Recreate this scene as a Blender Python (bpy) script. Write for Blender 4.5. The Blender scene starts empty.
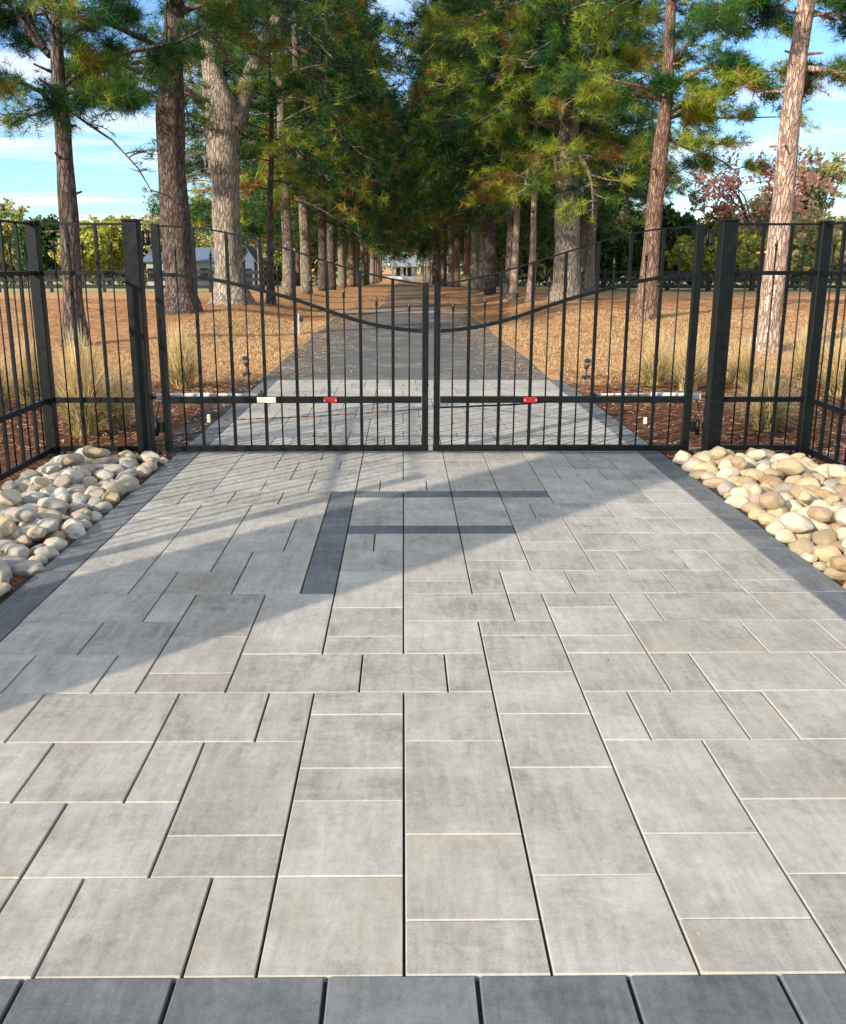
import bpy, math, random
import numpy as np
from mathutils import Vector, Matrix, noise as mnoise

R = random.Random(7)
rng = np.random.default_rng(11)
S = bpy.context.scene
COL = S.collection

# ------------------------------------------------------------------ helpers
def tag(o, label=None, cat=None, group=None, kind=None):
    if label: o['label'] = label
    if cat: o['category'] = cat
    if group: o['group'] = group
    if kind: o['kind'] = kind
    return o

def empty(name, loc=(0, 0, 0), rz=0.0):
    o = bpy.data.objects.new(name, None)
    o.empty_display_size = .1
    COL.objects.link(o)
    o.location = loc
    o.rotation_euler = (0, 0, rz)
    return o

class MB:
    """collects simple shapes (world or local coordinates) into one mesh"""
    def __init__(s):
        s.v = []; s.f = []; s.m = []; s.sm = []
    def add(s, vs, fs, mi=0, smooth=False):
        b = len(s.v)
        s.v += [tuple(v) for v in vs]
        for f in fs:
            s.f.append(tuple(b + i for i in f)); s.m.append(mi); s.sm.append(smooth)
    def box(s, c, d, rot=None, mi=0, bev=0.0):
        x, y, z = d[0] / 2, d[1] / 2, d[2] / 2
        if bev > 0:
            b = min(bev, x * .9, y * .9, z * .9)
            vs = []
            fs = []
            idx = {}
            for sx in (-1, 1):
                for sy in (-1, 1):
                    for sz in (-1, 1):
                        for a, p in enumerate(((sx * x, sy * (y - b), sz * (z - b)), (sx * (x - b), sy * y, sz * (z - b)), (sx * (x - b), sy * (y - b), sz * z))):
                            idx[(sx, sy, sz, a)] = len(vs); vs.append(p)
            I = idx
            for a in range(3):
                for sg in (-1, 1):
                    o = [i for i in range(3) if i != a]
                    q = []
                    for (p1, p2) in ((-1, -1), (1, -1), (1, 1), (-1, 1)):
                        k = [0, 0, 0]; k[a] = sg; k[o[0]] = p1; k[o[1]] = p2
                        q.append(I[(k[0], k[1], k[2], a)])
                    flip = (sg == -1) != (a == 1)
                    fs.append(q[::-1] if flip else q)
            for a in range(3):           # edges along axis a
                o = [i for i in range(3) if i != a]
                for s1 in (-1, 1):
                    for s2 in (-1, 1):
                        k0 = [0, 0, 0]; k0[a] = -1; k0[o[0]] = s1; k0[o[1]] = s2
                        k1 = list(k0); k1[a] = 1
                        q = [I[(*k0, o[0])], I[(*k1, o[0])], I[(*k1, o[1])], I[(*k0, o[1])]]
                        pa, pb, pc = (Vector(vs[i]) for i in q[:3])
                        n = (pb - pa).cross(pc - pa)
                        out = Vector((0, 0, 0)); out[o[0]] = s1; out[o[1]] = s2
                        fs.append(q if n.dot(out) > 0 else q[::-1])
            for sx in (-1, 1):
                for sy in (-1, 1):
                    for sz in (-1, 1):
                        q = [I[(sx, sy, sz, 0)], I[(sx, sy, sz, 1)], I[(sx, sy, sz, 2)]]
                        fs.append(q if sx * sy * sz > 0 else q[::-1])
        else:
            vs = [(i * x, j * y, k * z) for k in (-1, 1) for j in (-1, 1) for i in (-1, 1)]
            fs = [(0, 2, 3, 1), (4, 5, 7, 6), (0, 1, 5, 4), (2, 6, 7, 3), (0, 4, 6, 2), (1, 3, 7, 5)]
        c = Vector(c)
        vs = [(rot @ Vector(v) if rot else Vector(v)) + c for v in vs]
        s.add(vs, fs, mi)
    def bar(s, a, b, w, h, mi=0, bev=0.0, up=(0, 0, 1)):
        a = Vector(a); b = Vector(b); d = b - a; L = d.length
        zx = d.normalized(); u = Vector(up)
        if abs(zx.dot(u)) > .99: u = Vector((0, 1, 0))
        yx = u.cross(zx).normalized(); zz = zx.cross(yx)
        M = Matrix((zx, yx, zz)).transposed()
        s.box((a + b) / 2, (L, w, h), M, mi, bev)
    def tube(s, pts, rads, n=8, mi=0, caps=True, smooth=True):
        pts = [Vector(p) for p in pts]
        vs = []; fs = []
        prev = None
        for i, p in enumerate(pts):
            t = (pts[min(i + 1, len(pts) - 1)] - pts[max(i - 1, 0)]).normalized()
            if prev is None:
                u = Vector((0, 0, 1)) if abs(t.z) < .9 else Vector((1, 0, 0))
                x = u.cross(t).normalized()
            else:
                x = (prev - t * prev.dot(t)).normalized()
            prev = x; y = t.cross(x)
            r = rads[i] if hasattr(rads, '__len__') else rads
            for k in range(n):
                a = 2 * math.pi * k / n
                vs.append(p + x * (r * math.cos(a)) + y * (r * math.sin(a)))
        for i in range(len(pts) - 1):
            for k in range(n):
                k2 = (k + 1) % n
                fs.append((i * n + k, i * n + k2, (i + 1) * n + k2, (i + 1) * n + k))
        s.add(vs, fs, mi, smooth)
        if caps:
            b = len(s.v) - len(vs)
            s.f.append(tuple(b + k for k in range(n))[::-1]); s.m.append(mi); s.sm.append(False)
            e = b + (len(pts) - 1) * n
            s.f.append(tuple(e + k for k in range(n))); s.m.append(mi); s.sm.append(False)
    def mesh(s, name, mats):
        me = bpy.data.meshes.new(name)
        me.from_pydata(s.v, [], s.f)
        me.polygons.foreach_set('material_index', s.m)
        me.polygons.foreach_set('use_smooth', s.sm)
        for m in (mats if isinstance(mats, (list, tuple)) else [mats]): me.materials.append(m)
        me.update()
        return me
    def build(s, name, mats, parent=None):
        o = bpy.data.objects.new(name, s.mesh(name, mats))
        COL.objects.link(o)
        if parent: o.parent = parent
        return o

def poly_obj(name, V, F, mat, parent=None, fcol=None, smooth=False):
    """V (n,3), F (m,k) numpy, all faces the same size"""
    me = bpy.data.meshes.new(name)
    V = np.asarray(V, np.float32); F = np.asarray(F, np.int32)
    me.vertices.add(len(V)); me.vertices.foreach_set('co', V.ravel())
    k = F.shape[1]
    me.loops.add(F.size); me.loops.foreach_set('vertex_index', F.ravel())
    me.polygons.add(len(F))
    me.polygons.foreach_set('loop_start', np.arange(0, F.size, k, dtype=np.int32))
    me.polygons.foreach_set('use_smooth', np.full(len(F), smooth))
    if fcol is not None:
        at = me.attributes.new('Col', 'FLOAT_COLOR', 'FACE')
        c = np.ones((len(F), 4), np.float32); c[:, :3] = fcol
        at.data.foreach_set('color', c.ravel())
    me.materials.append(mat)
    me.update(calc_edges=True)
    me.validate()
    o = bpy.data.objects.new(name, me)
    COL.objects.link(o)
    if parent: o.parent = parent
    return o

def copy_tree(o, parent=None):
    c = o.copy(); COL.objects.link(c)
    if parent is not None: c.parent = parent
    for ch in [x for x in COL.objects if x.parent == o]:
        copy_tree(ch, c)
    return c

# ------------------------------------------------------------------ camera numbers
FPX, PX, PY, H = 880.0, 410.0, 473.0, 1.6
PITCH = math.atan(211 / 880.0); YAW = math.atan(7 / 880.0)
_f = Vector((math.sin(YAW) * math.cos(PITCH), math.cos(YAW) * math.cos(PITCH), -math.sin(PITCH)))
_r = Vector((math.cos(YAW), -math.sin(YAW), 0)); _u = _r.cross(_f)
def ray(x, y):
    return _f + _r * ((x - PX) / FPX) + _u * ((PY - y) / FPX)
def at(x, y, Y):
    d = ray(x, y); t = Y / d.y
    return Vector((d.x * t, Y, H + d.z * t))
def onz(x, y, Z=0.0):
    d = ray(x, y); t = (Z - H) / d.z
    return Vector((d.x * t, d.y * t, Z))

# ------------------------------------------------------------------ terrain
def base_z(Y):
    return np.interp(Y, [-100, 20, 50, 70, 150, 230, 700], [-.03, -.03, -.06, -.32, -1.85, -2.4, -2.6])
def sstep(x, a, b):
    t = np.clip((x - a) / (b - a), 0, 1); return t * t * (3 - 2 * t)
def gz(X, Y):
    amp = np.interp(Y, [14, 18, 22, 28, 40, 55, 72], [0, .12, .27, .36, .30, .1, 0])
    return base_z(Y) + amp * sstep(np.abs(X), 2.7, 5.0)

# ------------------------------------------------------------------ materials
def newmat(name):
    m = bpy.data.materials.new(name); m.use_nodes = True
    nt = m.node_tree; b = nt.nodes['Principled BSDF']
    return m, nt, b
def N(nt, t, **kw):
    n = nt.nodes.new(t)
    for k, v in kw.items():
        if k in n.inputs: n.inputs[k].default_value = v
        else: setattr(n, k, v)
    return n
def ramp(nt, src, stops):
    r = nt.nodes.new('ShaderNodeValToRGB')
    e = r.color_ramp.elements
    while len(e) < len(stops): e.new(.5)
    for i, (p, c) in enumerate(stops):
        e[i].position = p; e[i].color = (*c, 1) if len(c) == 3 else c
    nt.links.new(src, r.inputs[0])
    return r
def coords(nt, scale=(1, 1, 1), kind='Object', rot=(0, 0, 0)):
    tc = nt.nodes.new('ShaderNodeTexCoord'); mp = nt.nodes.new('ShaderNodeMapping')
    mp.inputs['Scale'].default_value = scale; mp.inputs['Rotation'].default_value = rot
    nt.links.new(tc.outputs[kind], mp.inputs[0]); return mp.outputs[0]
def noise_t(nt, vec, scale, detail=4, rough=.6, dist=0.0):
    n = N(nt, 'ShaderNodeTexNoise'); n.inputs['Scale'].default_value = scale
    n.inputs['Detail'].default_value = detail; n.inputs['Roughness'].default_value = rough
    n.inputs['Distortion'].default_value = dist
    nt.links.new(vec, n.inputs['Vector']); return n.outputs['Fac']
def mix(nt, a, b, fac, mode='MIX'):
    m = nt.nodes.new('ShaderNodeMix'); m.data_type = 'RGBA'; m.blend_type = mode
    for s, v in ((m.inputs[0], fac), (m.inputs[6], a), (m.inputs[7], b)):
        if hasattr(v, 'links'): nt.links.new(v, s)
        elif isinstance(v, (int, float)): s.default_value = v if s == m.inputs[0] else (v, v, v, 1)
        else: s.default_value = (*v, 1)
    return m.outputs[2]
def bump(nt, b, h, strength=.3, dist=.01):
    n = nt.nodes.new('ShaderNodeBump'); n.inputs['Strength'].default_value = strength
    n.inputs['Distance'].default_value = dist
    nt.links.new(h, n.inputs['Height']); nt.links.new(n.outputs[0], b.inputs['Normal'])
def math_n(nt, op, a, b=0.0):
    m = nt.nodes.new('ShaderNodeMath'); m.operation = op
    for s, v in ((m.inputs[0], a), (m.inputs[1], b)):
        if hasattr(v, 'links'): nt.links.new(v, s)
        else: s.default_value = v
    return m.outputs[0]

def paver_mat(name, lo, mid, hi, edge, stain=.35):
    """slab face, attribute Col = (tone, random, is_edge)"""
    m, nt, b = newmat(name)
    at_ = N(nt, 'ShaderNodeAttribute', attribute_name='Col')
    sp = nt.nodes.new('ShaderNodeSeparateColor'); nt.links.new(at_.outputs['Color'], sp.inputs[0])
    co = coords(nt)
    off = nt.nodes.new('ShaderNodeVectorMath'); off.operation = 'MULTIPLY_ADD'
    nt.links.new(at_.outputs['Color'], off.inputs[0]); off.inputs[1].default_value = (13, 29, 0); nt.links.new(co, off.inputs[2])
    v = off.outputs[0]
    big = noise_t(nt, v, 4.0, 5, .62, .4)
    st = nt.nodes.new('ShaderNodeMapping'); st.inputs['Scale'].default_value = (9, 1.6, 1); nt.links.new(v, st.inputs[0])
    streak = noise_t(nt, st.outputs[0], 3.0, 5, .6, .6)
    st2 = nt.nodes.new('ShaderNodeMapping'); st2.inputs['Scale'].default_value = (1.5, 8, 1); nt.links.new(v, st2.inputs[0])
    streak2 = noise_t(nt, st2.outputs[0], 3.0, 4, .6, .6)
    fine = noise_t(nt, v, 160, 3, .7)
    med = noise_t(nt, v, 34, 6, .78)
    f = math_n(nt, 'ADD', math_n(nt, 'MULTIPLY', big, .32), math_n(nt, 'MULTIPLY', streak, .24))
    f = math_n(nt, 'ADD', f, math_n(nt, 'MULTIPLY', streak2, .1))
    f = math_n(nt, 'ADD', f, math_n(nt, 'MULTIPLY', med, .26))
    f = math_n(nt, 'ADD', f, math_n(nt, 'MULTIPLY', fine, .10))
    f = math_n(nt, 'ADD', f, math_n(nt, 'MULTIPLY', math_n(nt, 'SUBTRACT', sp.outputs[0], .5), .085))
    r = ramp(nt, f, [(.385, lo), (.49, mid), (.61, hi)])
    # sparse dark smudges
    sm = ramp(nt, noise_t(nt, co, 1.7, 6, .68, .8), [(.58, (0, 0, 0)), (.74, (1, 1, 1))])
    c = mix(nt, r.outputs[0], tuple(x * .62 for x in mid), math_n(nt, 'MULTIPLY', sm.outputs[0], stain))
    ye = ramp(nt, noise_t(nt, v, 1.4, 5, .7, .5), [(.52, (0, 0, 0)), (.72, (1, 1, 1))])
    c = mix(nt, c, tuple(x * y_ for x, y_ in zip(mid, (1.02, .93, .76))), math_n(nt, 'MULTIPLY', ye.outputs[0], .4))
    dirt = ramp(nt, noise_t(nt, co, .9, 7, .72, 1.2), [(.44, (0, 0, 0)), (.68, (1, 1, 1))])
    c = mix(nt, c, tuple(x * y_ for x, y_ in zip(mid, (.74, .70, .64))), math_n(nt, 'MULTIPLY', dirt.outputs[0], .38))
    # grit and pores
    pr_ = ramp(nt, noise_t(nt, co, 240, 2, .6), [(.60, (0, 0, 0)), (.70, (1, 1, 1))])
    c = mix(nt, c, tuple(x * .5 for x in mid), math_n(nt, 'MULTIPLY', pr_.outputs[0], .55))
    # soft tyre scuffs along the drive
    sxp = nt.nodes.new('ShaderNodeSeparateXYZ'); nt.links.new(co, sxp.inputs[0])
    tw_ = math_n(nt, 'ABSOLUTE', math_n(nt, 'SUBTRACT', math_n(nt, 'ABSOLUTE', math_n(nt, 'SUBTRACT', sxp.outputs[0], .12)), .78))
    tm = ramp(nt, math_n(nt, 'ADD', tw_, math_n(nt, 'MULTIPLY', noise_t(nt, co, 3.0, 4, .7), .25)), [(.14, (1, 1, 1)), (.30, (0, 0, 0))])
    tn = nt.nodes.new('ShaderNodeMapping'); tn.inputs['Scale'].default_value = (14, .9, 1); nt.links.new(co, tn.inputs[0])
    tsk = ramp(nt, noise_t(nt, tn.outputs[0], 4, 4, .65), [(.42, (0, 0, 0)), (.65, (1, 1, 1))])
    c = mix(nt, c, tuple(x * .68 for x in mid), math_n(nt, 'MULTIPLY', math_n(nt, 'MULTIPLY', tm.outputs[0], tsk.outputs[0]), .35))
    # white efflorescence specks
    sk = ramp(nt, noise_t(nt, co, 55, 2, .5), [(.76, (0, 0, 0)), (.8, (1, 1, 1))])
    c = mix(nt, c, tuple(min(1, x * 1.5) for x in hi), math_n(nt, 'MULTIPLY', sk.outputs[0], .35))
    c = mix(nt, c, edge, sp.outputs[2])
    nt.links.new(c, b.inputs['Base Color'])
    b.inputs['Roughness'].default_value = .82
    b.inputs['Specular IOR Level'].default_value = .3
    bump(nt, b, math_n(nt, 'ADD', math_n(nt, 'MULTIPLY', med, .5), math_n(nt, 'MULTIPLY', fine, .5)), .35, .004)
    return m

M = {}
M['paver'] = paver_mat('pale_concrete_slab', (.200, .184, .162), (.345, .322, .288), (.475, .448, .405), (.60, .56, .47))
M['paver_dark'] = paver_mat('charcoal_concrete_slab', (.066, .074, .082), (.122, .132, .140), (.195, .20, .20), (.19, .19, .185), .2)

m, nt, b = newmat('joint_sand'); M['joint'] = m
c = ramp(nt, noise_t(nt, coords(nt), 120, 3), [(.3, (.012, .012, .011)), (.7, (.035, .033, .03))])
nt.links.new(c.outputs[0], b.inputs['Base Color']); b.inputs['Roughness'].default_value = 1

m, nt, b = newmat('asphalt'); M['asphalt'] = m
co = coords(nt)
g1 = noise_t(nt, co, 90, 3, .7); g2 = noise_t(nt, co, 1.1, 7, .75, .8)
c1 = ramp(nt, g1, [(.3, (.045, .045, .045)), (.55, (.10, .098, .095)), (.75, (.21, .20, .19))])
c2 = mix(nt, c1.outputs[0], (.24, .20, .16), ramp(nt, g2, [(.50, (0, 0, 0)), (.60, (.6, .6, .6))]).outputs[0])  # dappled tree light put into the asphalt colour as paler tan patches
nt.links.new(c2, b.inputs['Base Color']); b.inputs['Roughness'].default_value = .9; bump(nt, b, g1, .5, .006)

m, nt, b = newmat('straw_covered_lane'); M['lane'] = m
co = coords(nt)
g1 = noise_t(nt, co, 12, 5, .7); g2 = noise_t(nt, co, .35, 4, .6)
c1 = ramp(nt, g1, [(.3, (.10, .085, .075)), (.6, (.19, .15, .12))])
c2 = mix(nt, c1.outputs[0], (.30, .17, .08), ramp(nt, g2, [(.4, (0, 0, 0)), (.6, (.8, .8, .8))]).outputs[0])
nt.links.new(c2, b.inputs['Base Color']); b.inputs['Roughness'].default_value = .95

m, nt, b = newmat('pale_gravel'); M['gravel'] = m
c = ramp(nt, noise_t(nt, coords(nt), 25, 5, .7), [(.3, (.24, .19, .15)), (.7, (.40, .32, .25))])
nt.links.new(c.outputs[0], b.inputs['Base Color']); b.inputs['Roughness'].default_value = .95

# ground: mulch, pine straw, dormant lawn, greener pasture
m, nt, b = newmat('straw_and_lawn'); M['ground'] = m
co = coords(nt)
sx = nt.nodes.new('ShaderNodeSeparateXYZ'); nt.links.new(co, sx.inputs[0])
X_, Y_ = sx.outputs[0], sx.outputs[1]
fineg = noise_t(nt, co, 38, 4, .75)
medg = noise_t(nt, co, 5, 5, .7)
bigg = noise_t(nt, co, .45, 4, .6)
straw = ramp(nt, fineg, [(.28, (.26, .12, .055)), (.5, (.54, .275, .13)), (.72, (.68, .41, .22))]).outputs[0]
straw = mix(nt, straw, (.62, .38, .19), ramp(nt, medg, [(.4, (0, 0, 0)), (.65, (.7, .7, .7))]).outputs[0])
lawn = ramp(nt, fineg, [(.28, (.44, .26, .13)), (.5, (.62, .39, .20)), (.72, (.74, .51, .29))]).outputs[0]
lawn = mix(nt, lawn, (.46, .24, .10), ramp(nt, medg, [(.45, (0, 0, 0)), (.62, (.75, .75, .75))]).outputs[0])
pasture = ramp(nt, medg, [(.3, (.30, .27, .11)), (.7, (.48, .42, .22))]).outputs[0]
mulch = ramp(nt, noise_t(nt, co, 60, 4, .8), [(.3, (.03, .012, .007)), (.5, (.13, .055, .03)), (.7, (.36, .18, .10))]).outputs[0]
absx = math_n(nt, 'ABSOLUTE', X_)
wob = math_n(nt, 'MULTIPLY', math_n(nt, 'SUBTRACT', bigg, .5), 5.0)
# lawn strip beside the drive (|X| 2..4.2, Y>12), wider on the east side
ax = math_n(nt, 'ADD', absx, wob)
east = math_n(nt, 'GREATER_THAN', X_, 0.0)
lim = math_n(nt, 'ADD', math_n(nt, 'MULTIPLY', east, 5.2), 4.0)
near = math_n(nt, 'SUBTRACT', 25.0, Y_)          # lawn ends towards the trees
nearw = math_n(nt, 'ADD', near, math_n(nt, 'MULTIPLY', wob, .8))
fl = math_n(nt, 'MULTIPLY', ramp(nt, math_n(nt, 'SUBTRACT', lim, ax), [(0, (0, 0, 0)), (.8, (1, 1, 1))]).outputs[0],
            ramp(nt, nearw, [(0, (0, 0, 0)), (1, (1, 1, 1))]).outputs[0])
c = mix(nt, straw, lawn, math_n(nt, 'MULTIPLY', fl, .9))
fm = ramp(nt, math_n(nt, 'SUBTRACT', 12.6, math_n(nt, 'ADD', Y_, math_n(nt, 'MULTIPLY', wob, .35))), [(0, (0, 0, 0)), (.8, (1, 1, 1))]).outputs[0]
c = mix(nt, c, mulch, fm)
fp = ramp(nt, math_n(nt, 'MULTIPLY', math_n(nt, 'SUBTRACT', math_n(nt, 'ADD', Y_, wob), 40.5), math_n(nt, 'GREATER_THAN', absx, 9.0)), [(0, (0, 0, 0)), (1, (1, 1, 1))]).outputs[0]
c = mix(nt, c, pasture, fp)
nt.links.new(c, b.inputs['Base Color']); b.inputs['Roughness'].default_value = 1
b.inputs['Specular IOR Level'].default_value = .1
bump(nt, b, fineg, .8, .04)

def flat(name, c, rough=.5, metal=0.0, var=.0, scale=30, spec=.5, bmp=0):
    m, nt, b = newmat(name)
    if var:
        n = noise_t(nt, coords(nt), scale, 4, .65)
        r = ramp(nt, n, [(.3, tuple(x * (1 - var) for x in c)), (.7, tuple(min(1, x * (1 + var)) for x in c))])
        nt.links.new(r.outputs[0], b.inputs['Base Color'])
        if bmp: bump(nt, b, n, bmp, .01)
    else: b.inputs['Base Color'].default_value = (*c, 1)
    b.inputs['Roughness'].default_value = rough; b.inputs['Metallic'].default_value = metal
    b.inputs['Specular IOR Level'].default_value = spec
    return m
# powder coated metal with pollen dust
m, nt, b = newmat('black_green_powder_coat'); M['metal'] = m
n1 = noise_t(nt, coords(nt), 14, 5, .7); n2 = noise_t(nt, coords(nt), 220, 2, .6)
r1 = ramp(nt, n1, [(.35, (.0018, .003, .003)), (.62, (.0035, .0058, .0054)), (.82, (.010, .012, .010))])
r2 = ramp(nt, n2, [(.7, (0, 0, 0)), (.8, (.45, .45, .45))])
nt.links.new(mix(nt, r1.outputs[0], (.05, .05, .04), r2.outputs[0]), b.inputs['Base Color']); b.inputs['Specular IOR Level'].default_value = .32
nt.links.new(ramp(nt, n1, [(.3, (.32, .32, .32)), (.7, (.55, .55, .55))]).outputs[0], b.inputs['Roughness'])
M['white'] = flat('white_paint', (.55, .55, .53), .4, var=.14)
M['cream'] = flat('cream_plastic', (.72, .66, .52), .5, var=.12, scale=60)
M['red'] = flat('red_reflector', (.34, .008, .012), .45, var=.3, scale=120)
M['dark'] = flat('dark_plastic', (.02, .02, .022), .45, var=.2)
M['rust'] = flat('rusty_wire', (.24, .10, .05), .8, var=.3, scale=90)
M['ranch'] = flat('black_board', (.018, .017, .018), .8, var=.5, scale=6)
M['wall'] = flat('pale_siding', (.40, .39, .385), .8, var=.08, scale=2)
M['whitewall'] = flat('white_siding', (.82, .82, .80), .7, var=.04, scale=2)
M['roofblue'] = flat('blue_grey_metal_roof', (.10, .15, .22), .6, var=.12, scale=1.5)
M['roofpale'] = flat('pale_roof', (.8, .8, .8), .6, var=.08, scale=1.5)
M['window'] = flat('dark_glass', (.015, .018, .022), .08)
M['pier'] = flat('shadow_pier', (.32, .15, .10), .9, var=.3, scale=12)
M['brass'] = flat('aged_brass', (.30, .22, .12), .4, .7, var=.2)

def bark(name, lo, mid, hi, sc=1.0):
    m, nt, b = newmat(name)
    co = coords(nt, (1, 1, .22), 'Object')
    v = N(nt, 'ShaderNodeTexVoronoi', feature='DISTANCE_TO_EDGE'); v.inputs['Scale'].default_value = 15 * sc
    nz = noise_t(nt, co, 6 * sc, 4, .7)
    add = nt.nodes.new('ShaderNodeVectorMath'); add.operation = 'MULTIPLY_ADD'
    cb = nt.nodes.new('ShaderNodeCombineXYZ')
    for i in range(3): nt.links.new(nz, cb.inputs[i])
    nt.links.new(cb.outputs[0], add.inputs[0]); add.inputs[1].default_value = (.25, .25, .25); nt.links.new(co, add.inputs[2])
    nt.links.new(add.outputs[0], v.inputs['Vector'])
    n2 = noise_t(nt, co, 40 * sc, 4, .7)
    n3 = noise_t(nt, coords(nt), 1.3, 4, .6)
    e = ramp(nt, v.outputs['Distance'], [(0, lo), (.09, mid), (.3, hi)])
    c = mix(nt, e.outputs[0], mid, math_n(nt, 'MULTIPLY', n2, .8))
    c = mix(nt, c, lo, ramp(nt, n3, [(.5, (0, 0, 0)), (.75, (.6, .6, .6))]).outputs[0])
    nt.links.new(c, b.inputs['Base Color']); b.inputs['Roughness'].default_value = .95
    b.inputs['Specular IOR Level'].default_value = .15
    hgt = ramp(nt, v.outputs['Distance'], [(0, (0, 0, 0)), (.16, (1, 1, 1))])
    bump(nt, b, math_n(nt, 'ADD', hgt.outputs[0], math_n(nt, 'MULTIPLY', n2, .6)), .9, .035)
    return m
M['bark_brown'] = bark('brown_pine_bark', (.026, .017, .014), (.125, .092, .078), (.24, .185, .155))
M['bark_red'] = bark('red_brown_pine_bark', (.06, .03, .022), (.24, .145, .105), (.38, .25, .185))
M['bark_pale'] = bark('pale_pink_pine_bark', (.20, .12, .09), (.50, .34, .26), (.66, .49, .39))
M['bark_grey'] = bark('grey_pine_bark', (.06, .045, .035), (.27, .22, .17), (.44, .38, .30))

M['bark_beige'] = bark('beige_pine_bark', (.09, .065, .048), (.33, .265, .21), (.50, .43, .35), .8)

def leafmat(name, trans=.35, rough=.5):
    m, nt, b = newmat(name)
    a = N(nt, 'ShaderNodeAttribute', attribute_name='Col')
    nt.links.new(a.outputs['Color'], b.inputs['Base Color'])
    b.inputs['Roughness'].default_value = rough; b.inputs['Specular IOR Level'].default_value = .25
    tr = nt.nodes.new('ShaderNodeBsdfTranslucent'); nt.links.new(a.outputs['Color'], tr.inputs[0])
    ms = nt.nodes.new('ShaderNodeMixShader'); ms.inputs[0].default_value = trans
    out = nt.nodes['Material Output']
    nt.links.new(b.outputs[0], ms.inputs[1]); nt.links.new(tr.outputs[0], ms.inputs[2]); nt.links.new(ms.outputs[0], out.inputs[0])
    return m
M['needle'] = leafmat('pine_needles', .3)
M['leaf'] = leafmat('broad_leaves', .35)
M['blade'] = leafmat('dry_grass_blades', .3, .7)

m, nt, b = newmat('river_stone'); M['stone'] = m
oi = nt.nodes.new('ShaderNodeObjectInfo')
co = coords(nt)
off = nt.nodes.new('ShaderNodeVectorMath'); off.operation = 'ADD'; nt.links.new(co, off.inputs[0])
cb = nt.nodes.new('ShaderNodeCombineXYZ'); nt.links.new(math_n(nt, 'MULTIPLY', oi.outputs['Random'], 40), cb.inputs[0]); nt.links.new(cb.outputs[0], off.inputs[1])
g = noise_t(nt, off.outputs[0], 1.6, 6, .7, 1.6); g2 = noise_t(nt, off.outputs[0], 14, 4, .7)
c = mix(nt, oi.outputs['Color'], (.64, .56, .44), ramp(nt, g, [(.45, (0, 0, 0)), (.72, (.4, .4, .4))]).outputs[0])
c = mix(nt, c, (.30, .26, .20), ramp(nt, g2, [(.50, (0, 0, 0)), (.72, (.6, .6, .6))]).outputs[0])
nt.links.new(c, b.inputs['Base Color']); b.inputs['Roughness'].default_value = .6
bump(nt, b, g2, .5, .05)

# ------------------------------------------------------------------ ground sheet
xs = np.concatenate([[-600, -300, -160, -100, -70, -50], np.arange(-40, -8, 1.6), np.arange(-8, -2.6, .3), [-2.6, 2.6], np.arange(2.9, 8.2, .3), np.arange(9, 41, 1.6), [50, 70, 100, 160, 300, 600]])
ys = np.concatenate([[-200, -60, -20, -6, 0], np.arange(1, 36, .6), np.arange(37, 80, 1.5), np.arange(82, 240, 6), [260, 320, 420, 600, 1200]])
GX, GY = np.meshgrid(xs, ys)
GZ = gz(GX, GY)
bumpz = np.array([mnoise.noise(Vector((x * .45, y * .45, 3))) for x, y in zip(GX.ravel(), GY.ravel())]).reshape(GX.shape)
GZ = GZ + bumpz * .06 * sstep(np.abs(GX), 2.6, 4.0) * sstep(GY, 9, 14)
nx, ny = len(xs), len(ys)
idx = np.arange(nx * ny).reshape(ny, nx)
F = np.stack([idx[:-1, :-1], idx[:-1, 1:], idx[1:, 1:], idx[1:, :-1]], -1).reshape(-1, 4)
g_o = poly_obj('ground', np.stack([GX, GY, GZ], -1).reshape(-1, 3), F, M['ground'], smooth=True)
tag(g_o, kind='structure')

def strip(name, xl, xr, Ys, mat, dz):
    """road sheet following the terrain; xl, xr functions of Y"""
    V = []; 
    for Y in Ys:
        for t in (0, .33, .67, 1):
            V.append((xl(Y) * (1 - t) + xr(Y) * t, Y, base_z(Y) + dz))
    n = len(Ys); Fq = []
    for i in range(n - 1):
        for k in range(3): Fq.append((i * 4 + k, i * 4 + k + 1, (i + 1) * 4 + k + 1, (i + 1) * 4 + k))
    return tag(poly_obj(name, V, Fq, mat, smooth=True), kind='structure')

# ------------------------------------------------------------------ paving
U = .171
KY = {0: 976, 1: 921, 2: 876.3, 3: 835, 4: 801, 5: 768, 6: 741, 7: 714.5, 8: 692, 9: 672.5, 10: 653.5, 11: 636, 12: 621, 13: 607.5,
      14: 593.5, 15: 581, 16: 571, 17: 560.5, 18: 551, 19: 542, 20: 533.5, 21: 525.5, 22: 518, 23: 510.5, 24: 503.8, 25: 497.5,
      26: 491, 28: 480, 30: 469.5, 32: 460.5, 34: 452}
KYw = {k: onz(403, y).y for k, y in KY.items()}
ks = sorted(KYw)
def kY(k):
    if k > 34: return KYw[34] + (k - 34) * U
    return float(np.interp(k, ks, [KYw[i] for i in ks]))
EL, ER = -1.75 / U, 2.03 / U
def nX(n):
    if n <= -10: return -1.75
    if n >= 12: return 2.03
    return n * U
L = []
def row(k0, k1, *ns):
    for a_, b_ in zip(ns[:-1], ns[1:]): L.append((a_, b_, k0, k1))
row(0, 2, -10, -8, -6, -5, -3, -2, 0)
L += [(0, 2, 0, 1), (0, 2, 1, 3), (0, 2, 3, 6), (2, 4, 0, 2), (2, 4, 2, 5), (2, 4, 5, 7), (2, 4, 7, 9), (2, 4, 9, 11), (2, 4, 11, 12),
      (4, 6, 0, 1), (4, 6, 1, 3), (4, 6, 3, 6)]
row(0, 2, 6, 8, 10, 12); row(2, 4, 6, 8, 10, 12)
row(2, 4, -10, -8, -6, -4)
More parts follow.
